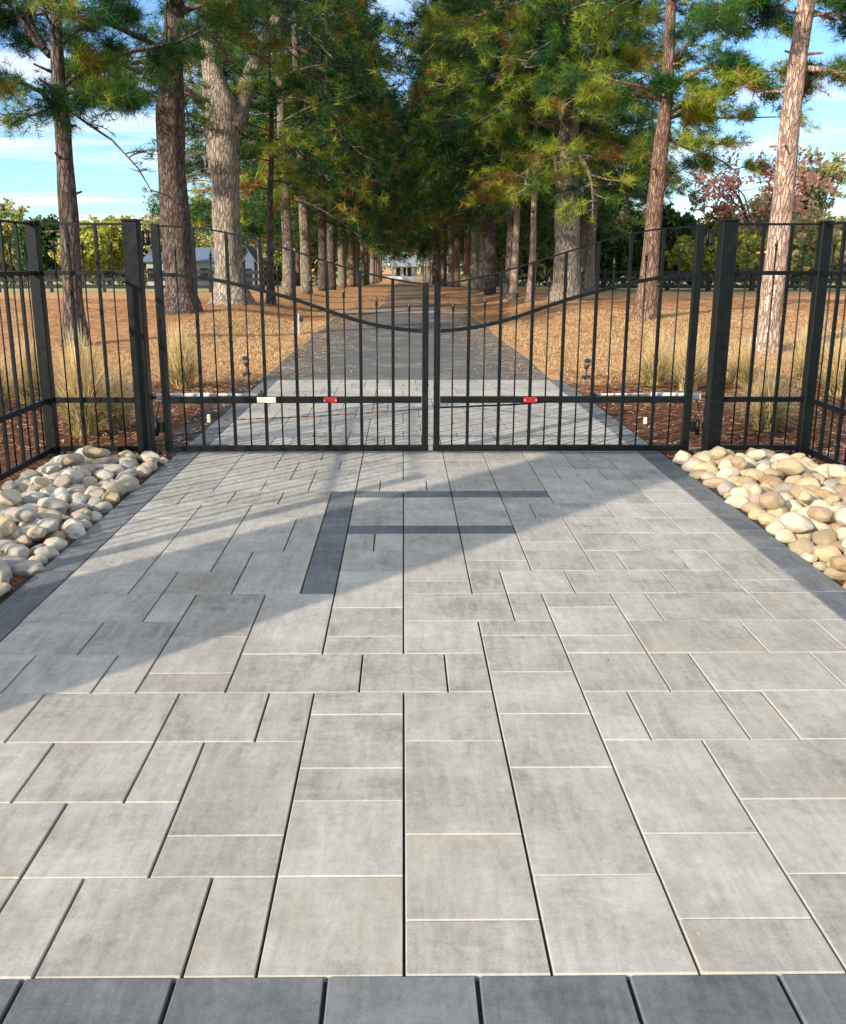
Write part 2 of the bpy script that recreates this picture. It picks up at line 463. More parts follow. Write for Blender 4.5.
L += [(-4, -2, 2, 3), (-4, -2, 3, 6), (-2, 0, 2, 4), (-2, 0, 4, 5), (-2, 0, 5, 7), (-2, 0, 7, 8)]
row(4, 6, -10, -9, -7, -5, -4); row(4, 6, 6, 9, 12)
row(6, 8, -10, -8, -5, -3, -2); L += [(0, 2, 6, 8)]; row(6, 8, 4, 5, 7, 8, 10, 12)
row(8, 10, -10, -9, -7, -6); L += [(-6, -4, 8, 9), (-6, -4, 9, 11), (-6, -4, 11, 14)]
row(8, 10, -4, -1, 1, 2); row(8, 10, 4, 6, 7, 10, 12)
row(10, 12, -10, -8, -6)
L += [(-4, -2, 10, 13), (-2, 0, 10, 11), (-2, 0, 11, 13), (0, 2, 10, 12), (4, 6, 10, 11), (4, 6, 11, 13)]
row(10, 12, 6, 9, 11, 12)
row(12, 14, -10, -7, -6); row(12, 14, 0, 3, 4); row(12, 14, 6, 7, 10, 12)
row(14, 16, -10, -8, -7, -5, -3); row(16, 18, -10, -8, -6, -5, -3)
row(18, 20, -10, -8, -6); row(20, 22, -10, -8, -6); row(22, 24, -10, -8, -6, -3)
L += [(-6, -4, 18, 19), (-6, -4, 19, 22), (-4, -3, 18, 20), (-4, -3, 20, 22), (-4, -2, 13, 14), (-2, 0, 13, 16), (-2, 0, 16, 18)]
row(18, 20, -2, -1, 0)
L += [(0, 2, 14, 15), (0, 2, 15, 18), (0, 2, 18, 20), (2, 3, 14, 16), (3, 5, 14, 16), (5, 8, 14, 16), (2, 4, 16, 17), (2, 4, 17, 20),
      (4, 6, 13, 14), (4, 6, 16, 18), (4, 6, 18, 19), (4, 6, 19, 22)]
L += [(8, 10, 14, 16), (10, 12, 14, 15), (10, 12, 15, 18)]
row(16, 18, 6, 7, 9, 10); row(18, 20, 6, 8, 11, 12); row(20, 22, 6, 9, 10, 12); row(22, 24, 4, 5, 8, 10, 12)
DARK = []
def dark(a_, b_, c_, d_): DARK.append((a_, b_, c_, d_)); L.append((a_, b_, c_, d_))
for k in (14, 16, 18, 20, 22, 24): dark(-3, -2, k, k + 2)
for n in (-2, 0, 2): dark(n, n + 2, 20, 21)
for n in (-2, 0, 2, 4): dark(n, n + 2, 25, 26)
for n in (-2, 0, 2): L += [(n, n + 2, 21, 23), (n, n + 2, 23, 25)]
L += [(4, 6, 24, 25)]
row(24, 26, -10, -9, -7, -5, -3); row(24, 26, 6, 9, 10, 12)
row(26, 28, -10, -8, -6, -4, -2, -1, 1, 2, 4, 6, 8, 10, 12)
row(28, 30, -10, -8, -5, -4, -2, 0, 2, 4, 6, 7, 9, 10, 12)
row(30, 32, -10, -8, -6, -5, -3, -2, 0, 2, 4, 6, 8, 10, 12)
row(32, 34, -10, -8, -6, -4, -2, 0, 2, 4, 6, 8, 9, 12)
cov = {}
for (a_, b_, c_, d_) in L:
    for i in range(a_, b_):
        for j in range(c_, d_): cov[(i, j)] = cov.get((i, j), 0) + 1
over = [c_ for c_, v in cov.items() if v > 1]
gaps = [(i, j) for j in range(34) for i in range(-10, 12) if (i, j) not in cov]
print('paving overlaps', over[:20], 'gaps', gaps[:30])
for (i, j) in gaps: L.append((i, i + 1, j, j + 1))
K_END = 62
k = 34
while k < K_END:
    n = -10; prevj = set()
    while n < 12:
        w = R.choice([1, 2, 2, 3]); n2 = min(12, n + w)
        if 12 - n2 == 1 and w < 3: n2 = 12
        L.append((n, n2, k, k + 2)); n = n2
    k += 2

class Slabs:
    def __init__(s): s.V = []; s.F = []; s.C = []
    def slab(s, x0, x1, y0, y1, gx=.0048, gap=.0017, ch=.0046, z=0.0):
        x0 += gx; x1 -= gx; y0 += gap; y1 -= gap
        z += R.uniform(-.0012, .0012)
        tx, ty = R.uniform(-.0022, .0022), R.uniform(-.0022, .0022)
        cx, cy = (x0 + x1) / 2, (y0 + y1) / 2
        t, q = R.random(), R.random()
        b = len(s.V)
        def ring(d, zz):
            dr = d * .4
            for (x, y) in ((x0 + d, y0 + d), (x1 - dr, y0 + d), (x1 - dr, y1 - dr), (x0 + d, y1 - dr)):
                s.V.append((x, y, zz + z + (x - cx) * tx + (y - cy) * ty))
        ring(ch, 0); ring(.001, -.004); ring(0, -.008); ring(0, -.032)
        s.F.append((b, b + 1, b + 2, b + 3)); s.C.append((t, q, 0))
        for rr in range(3):
            for e in range(4):
                e2 = (e + 1) % 4
                o1, o2 = b + rr * 4, b + (rr + 1) * 4
                s.F.append((o1 + e, o2 + e, o2 + e2, o1 + e2)); s.C.append((t, q, (.35, .12, 0)[rr]))
    def build(s, name, mat): return poly_obj(name, s.V, s.F, mat, fcol=np.array(s.C))
Yend = kY(K_END)
Y0 = kY(0)
P, D = Slabs(), Slabs()
for q_ in L:
    a_, b_, c_, d_ = q_
    (D if q_ in DARK else P).slab(nX(a_), nX(b_), kY(c_), kY(d_), gap=.0017 if c_ < 12 else .0010, ch=.0036 if c_ < 12 else (.003 if c_ < 26 else .0018), gx=.0033 if c_ < 34 else .003)
tag(P.build('driveway_paving', M['paver']), kind='structure')
# letter of dark slabs belongs to the paving pattern
tag(D.build('driveway_paving_inlay', M['paver_dark']), kind='structure')
B = Slabs()
BW = .195
y = Y0 + .0
j = 0
while y < Yend - .01:                    # side borders
    y2 = min(y + .345, Yend)
    B.slab(-1.75 - BW, -1.75, y, y2); B.slab(2.03, 2.03 + BW, y + 0, y2)
    y = y2
x = -.18 - .3475 * 6
while x < 2.6:                            # front border
    B.slab(x, x + .3475, Y0 - .24, Y0); x += .3475
tag(B.build('driveway_border', M['paver_dark']), kind='structure')
jb = MB(); jb.add([(-2.265, Y0 - .24, -.017), (2.265, Y0 - .24, -.017), (2.265, Yend, -.017), (-2.265, Yend, -.017)], [(0, 1, 2, 3)])
tag(jb.build('joint_bed', M['joint']), kind='structure')
tag(strip('asphalt_drive', lambda Y: -2.0 - .02 * math.sin(Y * 1.3), lambda Y: 2.09 + .03 * math.sin(Y * .9), np.linspace(Yend + .003, 29, 30), M['asphalt'], .026), kind='structure')
strip('gravel_crossing', lambda Y: -2.3, lambda Y: 2.3, np.linspace(28.8, 31.0, 4), M['gravel'], .036)
strip('straw_lane', lambda Y: -.75 + .12 * math.sin(Y * .7), lambda Y: 1.25 + .1 * math.sin(Y * .5 + 1), np.concatenate([np.linspace(31.0, 80, 25), np.linspace(83, 225, 25)]), M['lane'], .03)
st = MB(); st.add([(-60, -60, -.012), (60, -60, -.012), (60, Y0 - .25, -.012), (-60, Y0 - .25, -.012)], [(0, 1, 2, 3)])
tag(st.build('street', M['asphalt']), kind='structure')

# ------------------------------------------------------------------ gate and fences
GYP = 7.41
def gp(x, y, Y=GYP): 
    p = at(x, y, Y); return p
ZT = gp(131, 224).z            # fence top
ZU = gp(131, 273).z            # upper rail
ZM = gp(110, 400).z            # middle (lower) rail
ZB = gp(110, 448.5).z          # bottom rail
print('fence z', ZT, ZU, ZM, ZB)

def finial(mb, x, y, z, ax=0):
    """spear point on a thin rod"""
    pts = [(x, y, z - .012), (x, y, z), (x, y, z + .008), (x, y, z + .014), (x, y, z + .03), (x, y, z + .075)]
    mb.tube(pts, [.007, .013, .013, .007, .014, .001], 8, smooth=False)

def picket(parent, x, y, z0, z1, w=.025):
    m_ = MB(); m_.box((x, y, (z0 + z1) / 2), (w, w, z1 - z0), bev=.002)
    return m_.build('picket', M['metal'], parent)
def rod(parent, x, y, z0, z1):
    m_ = MB(); m_.tube([(x, y, z0), (x, y, z1)], .0065, 8)
    r_ = m_.build('rod', M['metal'], parent)
    f_ = MB(); finial(f_, x, y, z1)
    f_.build('spear_finial', M['metal'], r_)
    return r_

def post(name, x, y, w, ztop, label, cat, group):
    e = empty(name, (x, y, -.03))
    m_ = MB(); m_.box((0, 0, (ztop + .03) / 2), (w, w, ztop + .03), bev=.006); m_.build('shaft', M['metal'], e)
    c_ = MB(); c_.box((0, 0, ztop + .03 + .009), (w + .008, w + .008, .018), bev=.004); c_.build('cap', M['metal'], e)
    bp = MB(); bp.box((0, 0, .012), (w + .07, w + .07, .03), bev=.004)
    for sx_ in (-1, 1):
        for sy_ in (-1, 1): bp.tube([(sx_ * (w / 2 + .02), sy_ * (w / 2 + .02), .02), (sx_ * (w / 2 + .02), sy_ * (w / 2 + .02), .042)], .007, 6)
    bp.build('base_plate', M['metal'], e)
    return tag(e, label, cat, group)
xgl = gp(140, 350).x; xgr = gp(718.5, 350).x
xcl = gp(44, 350).x; xcr = gp(813, 350).x
print('posts', xcl, xgl, xgr, xcr)
post('gate_post', xgl, GYP, .125, ZT + .02, 'thick dark green steel gate post hung with the left gate leaf', 'post', 'gate posts')
post('gate_post', xgr, GYP, .125, ZT + .02, 'thick dark green steel gate post hung with the right gate leaf', 'post', 'gate posts')
post('fence_post', xcl, GYP, .09, ZT + .01, 'slimmer dark fence post at the corner behind the grey stone bed', 'post', 'fence corner posts')
post('fence_post', xcr, GYP, .09, ZT + .01, 'slimmer dark fence post at the corner behind the tan stone bed', 'post', 'fence corner posts')
YE = 3.45
post('fence_post', xcl, YE, .09, ZT + .01, 'dark fence post ending the side fence near the added shadow casting pier', 'post', 'fence corner posts')
post('fence_post', xcr, YE, .09, ZT + .01, 'dark fence post ending the side fence beyond the tan stones', 'post', 'fence corner posts')

def panel(p0, p1, nmain, label):
    """railing between two post faces; along = unit vector; shapes in world coordinates"""
    e = empty('iron_fence', (0, 0, 0)); tag(e, label, 'fence', 'iron fence panels beside the gate')
    p0 = Vector(p0); p1 = Vector(p1); d = p1 - p0; Lg = d.length
    for nm, z, hh, ww in (('top_rail', ZT, .018, .032), ('upper_rail', ZU, .034, .036), ('middle_rail', ZM, .044, .036), ('bottom_rail', ZB, .046, .036)):
        m_ = MB(); m_.bar((p0.x, p0.y, z), (p1.x, p1.y, z), ww, hh, bev=.002); m_.build(nm, M['metal'], e)
    step = Lg / (nmain + 1)
    for i in range(nmain):
        q = p0 + d * ((i + 1) / (nmain + 1)); picket(e, q.x, q.y, ZB - .01, ZT - .004)
    for i in range(nmain + 1):
        q = p0 + d * ((i + .5) / (nmain + 1)); rod(e, q.x, q.y, ZB - .005, ZU + .19)
    return e
panel((xcl + .045, GYP, 0), (xgl - .063, GYP, 0), 2, 'short iron fence panel between left gate post and corner post, dry grass behind it')
panel((xgr + .063, GYP, 0), (xcr - .045, GYP, 0), 2, 'short iron fence panel between right gate post and corner post, pale leaning pine behind it')
panel((xcl, GYP - .045, 0), (xcl, YE + .045, 0), 13, 'long iron side fence running along the grey stone bed')
panel((xcr, GYP - .045, 0), (xcr, YE + .045, 0), 13, 'long iron side fence running along the tan stone bed')

def interp_curve(pts):
    P_ = [gp(*p) for p in pts]
    xs_ = np.array([p.x for p in P_]); zs_ = np.array([p.z for p in P_])
    o_ = np.argsort(xs_)
    return lambda x: float(np.interp(x, xs_[o_], zs_[o_]))
def smooth_curve(pts):
    f0 = interp_curve(pts)
    return lambda x: sum(f0(x + dx) * w_ for dx, w_ in ((-.24, .1), (-.12, .2), (0, .4), (.12, .2), (.24, .1)))
topc = smooth_curve([(150, 225), (161, 226), (210, 228.7), (255, 239), (303, 254), (358, 271.6), (395, 280), (423, 285), (440, 286)])
lowc = smooth_curve([(150, 274), (164, 274.4), (200, 276.5), (227, 282), (260, 290), (295, 299), (328, 311), (360, 322), (390, 328.5), (423, 331.5), (440, 332)])
XC = gp(431, 380).x
xsl = gp(163, 350).x; xl2 = gp(425.3, 350).x
xr2 = gp(437, 350).x; xsr = gp(691.5, 350).x
def leaf(x0, x1, hinge_left, label):
    e = empty('gate_leaf', (x0 if hinge_left else x1, GYP, 0)); ex = e.location.x
    tag(e, label, 'gate', 'leaves of the double swing gate')
    mir = (lambda x: x) if hinge_left else (lambda x: 2 * XC - x)
    TZ = lambda x: topc(mir(x)); LZ = lambda x: lowc(mir(x))
    xh, xc = (x0, x1) if hinge_left else (x1, x0)
    def bl(mb, nm, mat=M['metal'], par=None):
        o = mb.build(nm, mat, par or e)
        if par is None or par == e:
            for v in o.data.vertices: v.co.x -= ex; v.co.y -= GYP
        return o
    m_ = MB(); m_.box((xh, GYP, (ZB + TZ(xh)) / 2), (.062, .05, TZ(xh) - ZB + .03), bev=.003); bl(m_, 'hinge_stile')
    m_ = MB(); m_.box((xc, GYP, (ZB + TZ(xc)) / 2), (.052, .05, TZ(xc) - ZB + .03), bev=.003); bl(m_, 'meeting_stile')
    a_, b_ = x0 + .03, x1 - .03
    for nm, fz, w_, h_ in (('curved_top_rail', TZ, .030, .014), ('curved_rail', LZ, .034, .03)):
        m_ = MB(); n_ = 28
        vs = []; fs = []
        for i in range(n_ + 1):
            x = a_ + (b_ - a_) * i / n_; z = fz(x)
            vs += [(x, GYP - w_ / 2, z - h_ / 2), (x, GYP + w_ / 2, z - h_ / 2), (x, GYP + w_ / 2, z + h_ / 2), (x, GYP - w_ / 2, z + h_ / 2)]
            if i:
                o_ = (i - 1) * 4
                for k_ in range(4):
                    fs.append((o_ + k_, o_ + (k_ + 1) % 4, o_ + 4 + (k_ + 1) % 4, o_ + 4 + k_))
        m_.add(vs, fs); bl(m_, nm)
    m_ = MB(); m_.box(((a_ + b_) / 2, GYP, ZM), (b_ - a_, .04, .054), bev=.003); bl(m_, 'middle_rail')
    m_ = MB(); m_.box(((x0 + x1) / 2, GYP, ZB), (x1 - x0 + .06, .046, .05), bev=.003); bl(m_, 'bottom_rail')
    n_ = 7
    pos = [xc + (xh - xc) * (32.6 * (i + 1)) / 264.5 for i in range(n_)]
    for x in pos:
        m_ = MB(); z0, z1 = ZB - .005, TZ(x) - .003
        m_.box((x, GYP, (z0 + z1) / 2), (.026, .026, z1 - z0), bev=.002); bl(m_, 'picket')
    full = [xc] + pos + [xh]
    for i in range(8):
        x = (full[i] + full[i + 1]) / 2
        m_ = MB(); z1 = LZ(x) + .165; m_.tube([(x, GYP, ZB), (x, GYP, z1)], .0065, 8); r_ = bl(m_, 'rod')
        f_ = MB(); finial(f_, x - ex, 0, z1); bl(f_, 'spear_finial', par=r_)
    # red reflector
    xr_ = gp(330.5 if hinge_left else 530, 400).x
    m_ = MB(); m_.box((xr_, GYP - .026, ZM), (.118, .012, .05), bev=.005); bl(m_, 'reflector', M['red'])
    for dx in (-.048, .048):
        m_ = MB(); m_.tube([(xr_ + dx, GYP - .031, ZM), (xr_ + dx, GYP - .035, ZM)], .006, 8); bl(m_, 'screw', M['cream'])
    # hinge bracket low
    s_ = 1 if not hinge_left else -1
    m_ = MB(); zl = gp(690, 426).z
    m_.box((xh + s_ * .065, GYP - .005, zl), (.07, .07, .09), bev=.004)
    m_.tube([(xh + s_ * .085, GYP - .045, zl - .07), (xh + s_ * .085, GYP - .045, zl + .07)], .016, 10)
    bl(m_, 'lower_hinge')
    m_ = MB(); zl = gp(147, 238).z
    for dz_ in (-.045, .045): m_.box((xh + s_ * .055, GYP, zl + dz_), (.09, .04, .012), bev=.002)
    m_.tube([(xh + s_ * .06, GYP - .01, zl - .06), (xh + s_ * .06, GYP - .01, zl + .06)], .014, 10)
    m_.box((xh + s_ * .098, GYP - .02, zl), (.014, .05, .12), bev=.003)
    bl(m_, 'upper_hinge')
    if hinge_left:   # pale sticker plate and thin wire
        xa = gp(267, 400).x
        m_ = MB(); m_.box((xa, GYP - .024, ZM + .002), (.16, .008, .048), bev=.003); bl(m_, 'cream_bracket', M['cream'])
    m_ = MB()
    wp = [(221, 420), (300, 417), (360, 413.5), (422, 409)] if hinge_left else [(440, 407.5), (480, 406), (515, 404.5), (545, 402)]
    m_.tube([gp(px_, py_, GYP + .06) for px_, py_ in wp], .006 if hinge_left else .008, 6); bl(m_, 'wire' if hinge_left else 'latch_rod', M['rust'] if hinge_left else M['metal'])
    return e
leaf(xsl, xl2, True, 'left leaf of the dark swing gate, with a cream bracket on its middle rail')
leaf(xr2, xsr, False, 'right leaf of the dark swing gate, with a plain middle rail and one red reflector')

def opener(side, label):
    e = empty('gate_opener', (0, 0, 0)); tag(e, label, 'gate opener', 'swing gate opener arms')
    Yb = GYP + .10
    if side < 0: xa, xm, xb = gp(156, 396, Yb).x, gp(212, 396, Yb).x, gp(262, 396, Yb).x
    else: xa, xm, xb = gp(701, 396, Yb).x, gp(650, 396, Yb).x, gp(592, 396, Yb).x
    z = gp(180, 395.5, Yb).z
    s_ = 1 if side < 0 else -1
    m_ = MB(); m_.bar((xa, Yb, z - .012), (xm, Yb, z - .004), .06, .055, bev=.012); m_.build('motor_housing', M['white'], e)
    m_ = MB(); m_.tube([(xm - s_ * .01, Yb, z + .008), (xb, Yb - .02, z + .006)], .011, 10); m_.build('piston', M['white'], e)
    m_ = MB(); m_.box((xb, Yb - .035, z + .002), (.05, .07, .04), bev=.004); m_.tube([(xb, Yb - .02, z), (xb, Yb - .02, z + .045)], .009, 8); m_.build('mount_pin', M['dark'], e)
    m_ = MB(); m_.bar((xgl + .05 if side < 0 else xgr - .05, GYP + .05, z - .01), (xa, Yb, z - .01), .05, .03, bev=.004); m_.build('post_bracket', M['dark'], e)
    m_ = MB(); m_.tube([(xa + s_ * .03, Yb, z - .05), (xa - s_ * .02, Yb - .02, z - .25), (xa - s_ * .07, Yb - .02, .0)], .006, 6); m_.build('power_cable', M['dark'], e)
    return e
opener(-1, 'white gate opener arm bolted behind the left gate leaf')
opener(1, 'white gate opener arm bolted behind the right gate leaf')

# unseen pier added past the side fence end to throw the broad shadow
pr = empty('shadow_pier', (-3.52, 1.72, -.03)); tag(pr, 'tall unseen pier added past the side fence to cast the broad shadow', 'pier')
m_ = MB(); m_.box((0, 0, 1.6), (.84, .84, 3.2)); m_.build('shaft', M['pier'], pr)
m_ = MB(); m_.box((0, 0, 3.26), (.94, .94, .12), bev=.02); m_.build('cap_stone', M['cream'], pr)

# ------------------------------------------------------------------ river stones
def stone_mesh(i):
    import bmesh
    bm = bmesh.new(); bmesh.ops.create_icosphere(bm, subdivisions=4, radius=1)
    o = Vector((i * 7.3, i * 3.1, 0)); sx_, sy_, sz_ = R.uniform(.95, 1.4), R.uniform(.72, .98), R.uniform(.5, .72)
    pl = [(Vector((R.uniform(-1, 1), R.uniform(-1, 1), R.uniform(-.6, 1))).normalized(), R.uniform(.7, .9)) for _ in range(5)]
    for v in bm.verts:
        d = v.co.normalized()
        r_ = 1 + (.28) * mnoise.noise(d * .9 + o) + .09 * mnoise.noise(d * 2.4 + o)
        p = d * r_
        for n_, h_ in pl:
            t_ = p.dot(n_) - h_
            if t_ > 0: p -= n_ * t_ * .75
        p += d * .02 * mnoise.noise(d * 5 + o)
        v.co = Vector((p.x * sx_, p.y * sy_, p.z * sz_))
    me = bpy.data.meshes.new('river_stone'); bm.to_mesh(me); bm.free()
    me.polygons.foreach_set('use_smooth', [True] * len(me.polygons)); me.materials.append(M['stone'])
    return me
SM = [stone_mesh(i) for i in range(12)]
PAL_L = [('pale grey', (.46, .41, .34)), ('chalky white', (.62, .56, .46)), ('cool grey', (.32, .30, .27)), ('warm beige', (.50, .41, .29)), ('sandy yellow', (.55, .42, .22))]
PAL_R = [('tan', (.46, .33, .19)), ('sandy yellow', (.60, .47, .26)), ('cream', (.68, .58, .41)), ('pinkish', (.46, .30, .22)), ('orange brown', (.44, .27, .13)), ('pale grey', (.38, .34, .28))]
WL, WR = [4, 4, 2, 3, 1], [4, 5, 6, 1.2, .8, 1]
def near_words(X, Y, left):
    e_ = (-1.75 - BW) if left else (2.03 + BW)
    dE = abs(X - e_); dF = GYP - Y
    if dF < .45: return 'below the short fence'
    if dE < .2: return 'against the dark border'
    if dE > .85: return 'along the side fence'
    if dF < 1.4: return 'amid the bed near the gate'
    return 'amid the bed streetward'
def bed(left):
    x0, x1 = (-2.86, -1.75 - BW - .0) if left else (2.03 + BW + .0, 3.34)
    if x0 > x1: x0, x1 = x1, x0
    pts = []
    def try_add(lo, hi, tries, r0, r1, zb, lay):
        for _ in range(tries):
            X, Y = R.uniform(x0, x1), R.uniform(lo, hi)
            r_ = R.uniform(r0, r1) * (1.15 if R.random() < .08 else 1)
            if not left and Y > 7.1 and X > 3.1: continue
            # only as far out as the picture (and a step to the side) shows
            px_ = 403 + X * 880 / (Y * .9724 + .37)
            if left and px_ < -30: continue
            if not left and px_ > 876: continue
            if (X - r_ * (.95 if left else .75) < x0 or X + r_ * (.75 if left else .95) > x1): continue
            if any(l_ == lay and (X - a_) ** 2 + (Y - b_) ** 2 < ((r_ + c_) * .84) ** 2 for a_, b_, c_, l_ in pts): continue
            pts.append((X, Y, r_, lay))
    try_add(3.8, 7.14, 9000, .06, .088, 0, 0)
    try_add(3.8, 7.14, 1500, .036, .05, 0, 0)
    try_add(3.9, 7.05, 60, .05, .085, 0, 1)
    return pts
for left in (True, False):
    pts = bed(left)
    print('stones', left, len(pts)); pts = pts[:148]
    for X, Y, r_, lay in pts:
        nm, c_ = R.choices(PAL_L if left else PAL_R, WL if left else WR)[0]
        o = bpy.data.objects.new('river_stone', R.choice(SM)); COL.objects.link(o)
        sc_ = r_ * 1.08
        heap = .05 * math.exp(-((X - (-2.45 if left else 2.8)) ** 2) / .15)
        o.location = (X, Y, -.03 + r_ * .42 + heap + lay * .075)
        o.scale = (sc_ * .95, sc_ * .95, sc_ * R.uniform(.9, 1.15))
        o.rotation_euler = (R.uniform(-.35, .35), R.uniform(-.35, .35), R.uniform(0, 6.28))
        k_ = R.uniform(.82, 1.12)
        o.color = (*(min(.9, v * k_) for v in c_), 1)
        sz = 'large' if r_ > .082 else ('small' if r_ < .055 else 'fist sized')
        wh = ' atop others' if lay else ''
        tag(o, f"{sz.replace('fist sized', 'midsize')} {nm} stone{wh} in the {'grey' if left else 'tan'} bed {near_words(X, Y, left)}".replace(',', ''), 'stone', 'river stones of the grey bed' if left else 'river stones of the tan bed')
# soil mounds beneath stones
for left in (True, False):
    V = []; n1, n2 = 8, 24
    a_, b_ = (-3.02, -1.75 - BW - .004) if left else (2.03 + BW + .004, 3.5)
    for j in range(n2):
        for i in range(n1):
            X = a_ + (b_ - a_) * i / (n1 - 1); Y = 3.3 + (7.22 - 3.3) * j / (n2 - 1)
            hz = .05 * math.exp(-((X - (-2.45 if left else 2.8)) ** 2) / .15) * min(1, (n2 - 1 - j) / 3)
            V.append((X, Y, -.022 + hz * (0 if i in (0, n1 - 1) else 1)))
    Fq = [(j * n1 + i, j * n1 + i + 1, (j + 1) * n1 + i + 1, (j + 1) * n1 + i) for j in range(n2 - 1) for i in range(n1 - 1)]
    tag(poly_obj('ground_bed', V, Fq, M['ground'], smooth=True), kind='structure')

# ------------------------------------------------------------------ scattered ground cover (uncountable)
def scatter_strips(name, X, Y, Z, ln, w, cols, lift=.012, label=None, cat=None, arch=0.0):
    n = len(X); th = rng.uniform(0, math.pi * 2, n)
    d = np.stack([np.cos(th), np.sin(th), rng.uniform(-.18, .18, n)], 1); p = np.stack([-np.sin(th), np.cos(th), rng.uniform(-.3, .3, n)], 1)
    c = np.stack([X, Y, Z + rng.uniform(0, lift, n)], 1)
    ln = ln[:, None]; w = w[:, None]
    mid = c + p * (w * 2.0) * arch; mid[:, 2] += .004
    a = c - d * ln / 2; b = c + d * ln / 2
    V = np.stack([a - p * w / 2, a + p * w / 2, mid - p * w / 2, mid + p * w / 2, b - p * w / 2, b + p * w / 2], 1).reshape(-1, 3)
    i0 = np.arange(n) * 6
    F_ = np.concatenate([np.stack([i0, i0 + 2, i0 + 3, i0 + 1], 1), np.stack([i0 + 2, i0 + 4, i0 + 5, i0 + 3], 1)])
    o = poly_obj(name, V, F_, M['blade'], fcol=np.concatenate([cols, cols]))
    return tag(o, label, cat, kind='stuff')
def pick(n, pal, jit=.2):
    pal = np.array(pal); c = pal[rng.integers(0, len(pal), n)]
    return c * rng.uniform(1 - jit, 1 + jit, (n, 1))
# mulch chips around the gate
n = 26000
X = np.where(rng.random(n) < .5, rng.uniform(-7, -1.98, n), rng.uniform(2.27, 7.5, n)); Y = rng.uniform(3.4, 13.5, n)
keep = ~((Y < 7.15) & (np.abs(X) < 2.9) ); X, Y = X[keep], Y[keep]; n = len(X)
scatter_strips('mulch_chips', X, Y, gz(X, Y), rng.uniform(.03, .11, n), rng.uniform(.007, .02, n),
               pick(n, [(.10, .04, .02), (.26, .10, .05), (.42, .20, .11), (.52, .32, .20), (.06, .025, .015), (.58, .42, .30)]), .035,
               'loose red brown wood mulch around the gate posts', 'mulch', 1.0)
# pine straw
n = 60000
X = np.where(rng.random(n) < .5, -rng.uniform(2.1, 15, n), rng.uniform(2.2, 15, n)); Y = 10.5 + 22 * rng.random(n) ** 1.3
scatter_strips('pine_straw', X, Y, gz(X, Y), rng.uniform(.1, .22, n) * (1 + Y / 30), .004 + Y * .00045,
               pick(n, [(.50, .25, .11), (.62, .36, .17), (.34, .15, .06), (.70, .48, .26), (.55, .30, .14)]), .03,
               'fallen orange pine straw under the trees', 'pine straw', 1.5)
# needles drifted over the asphalt, thicker at its edges
n = 6000
side_ = np.where(rng.random(n) < .5, -1, 1); X = .05 + side_ * (2.0 - np.abs(rng.normal(0, .5, n))).clip(-2, 2); Y = rng.uniform(12.5, 45, n)
scatter_strips('drifted_straw', X, Y, base_z(Y) + .03, rng.uniform(.08, .2, n), .004 + Y * .0004,
               pick(n, [(.50, .27, .13), (.62, .40, .22), (.36, .20, .10), (.70, .52, .32)]), .008, 'brown pine needles drifted along the edges of the drive', 'pine straw', 1.5)
# dormant turf
n = 50000
east = rng.random(n) < .6
X = np.where(east, rng.uniform(2.3, 11, n), -rng.uniform(2.1, 5.0, n)); Y = 12 + 13 * rng.random(n)
th = gz(X, Y); nb = n
V = np.zeros((nb, 3, 3)); ang = rng.uniform(0, 6.28, nb); hh = rng.uniform(.02, .06, nb); ww = .008 + Y * .0003
V[:, 0] = np.stack([X - np.cos(ang) * ww, Y - np.sin(ang) * ww, th], 1); V[:, 1] = np.stack([X + np.cos(ang) * ww, Y + np.sin(ang) * ww, th], 1)
V[:, 2] = np.stack([X + rng.normal(0, .02, nb), Y + rng.normal(0, .02, nb), th + hh], 1)
tag(poly_obj('dormant_grass', V.reshape(-1, 3), np.arange(nb * 3).reshape(-1, 3), M['blade'], fcol=pick(nb, [(.64, .43, .24), (.70, .50, .29), (.58, .38, .20), (.56, .42, .21), (.60, .37, .19)])),
    'short dormant golden lawn on both sides of the drive', 'grass', kind='stuff')
# stray needles and leaf bits on the paving
n = 70
X = rng.uniform(-1.7, 2.0, n); Y = rng.uniform(2.2, 12, n)
scatter_strips('leaf_litter', X, Y, np.full(n, .003), rng.uniform(.006, .018, n), rng.uniform(.002, .005, n), pick(n, [(.25, .13, .06), (.12, .07, .04), (.4, .25, .12)]), .002,
               'tiny stray needles and leaf crumbs on the paving', 'leaf litter', 1.0)

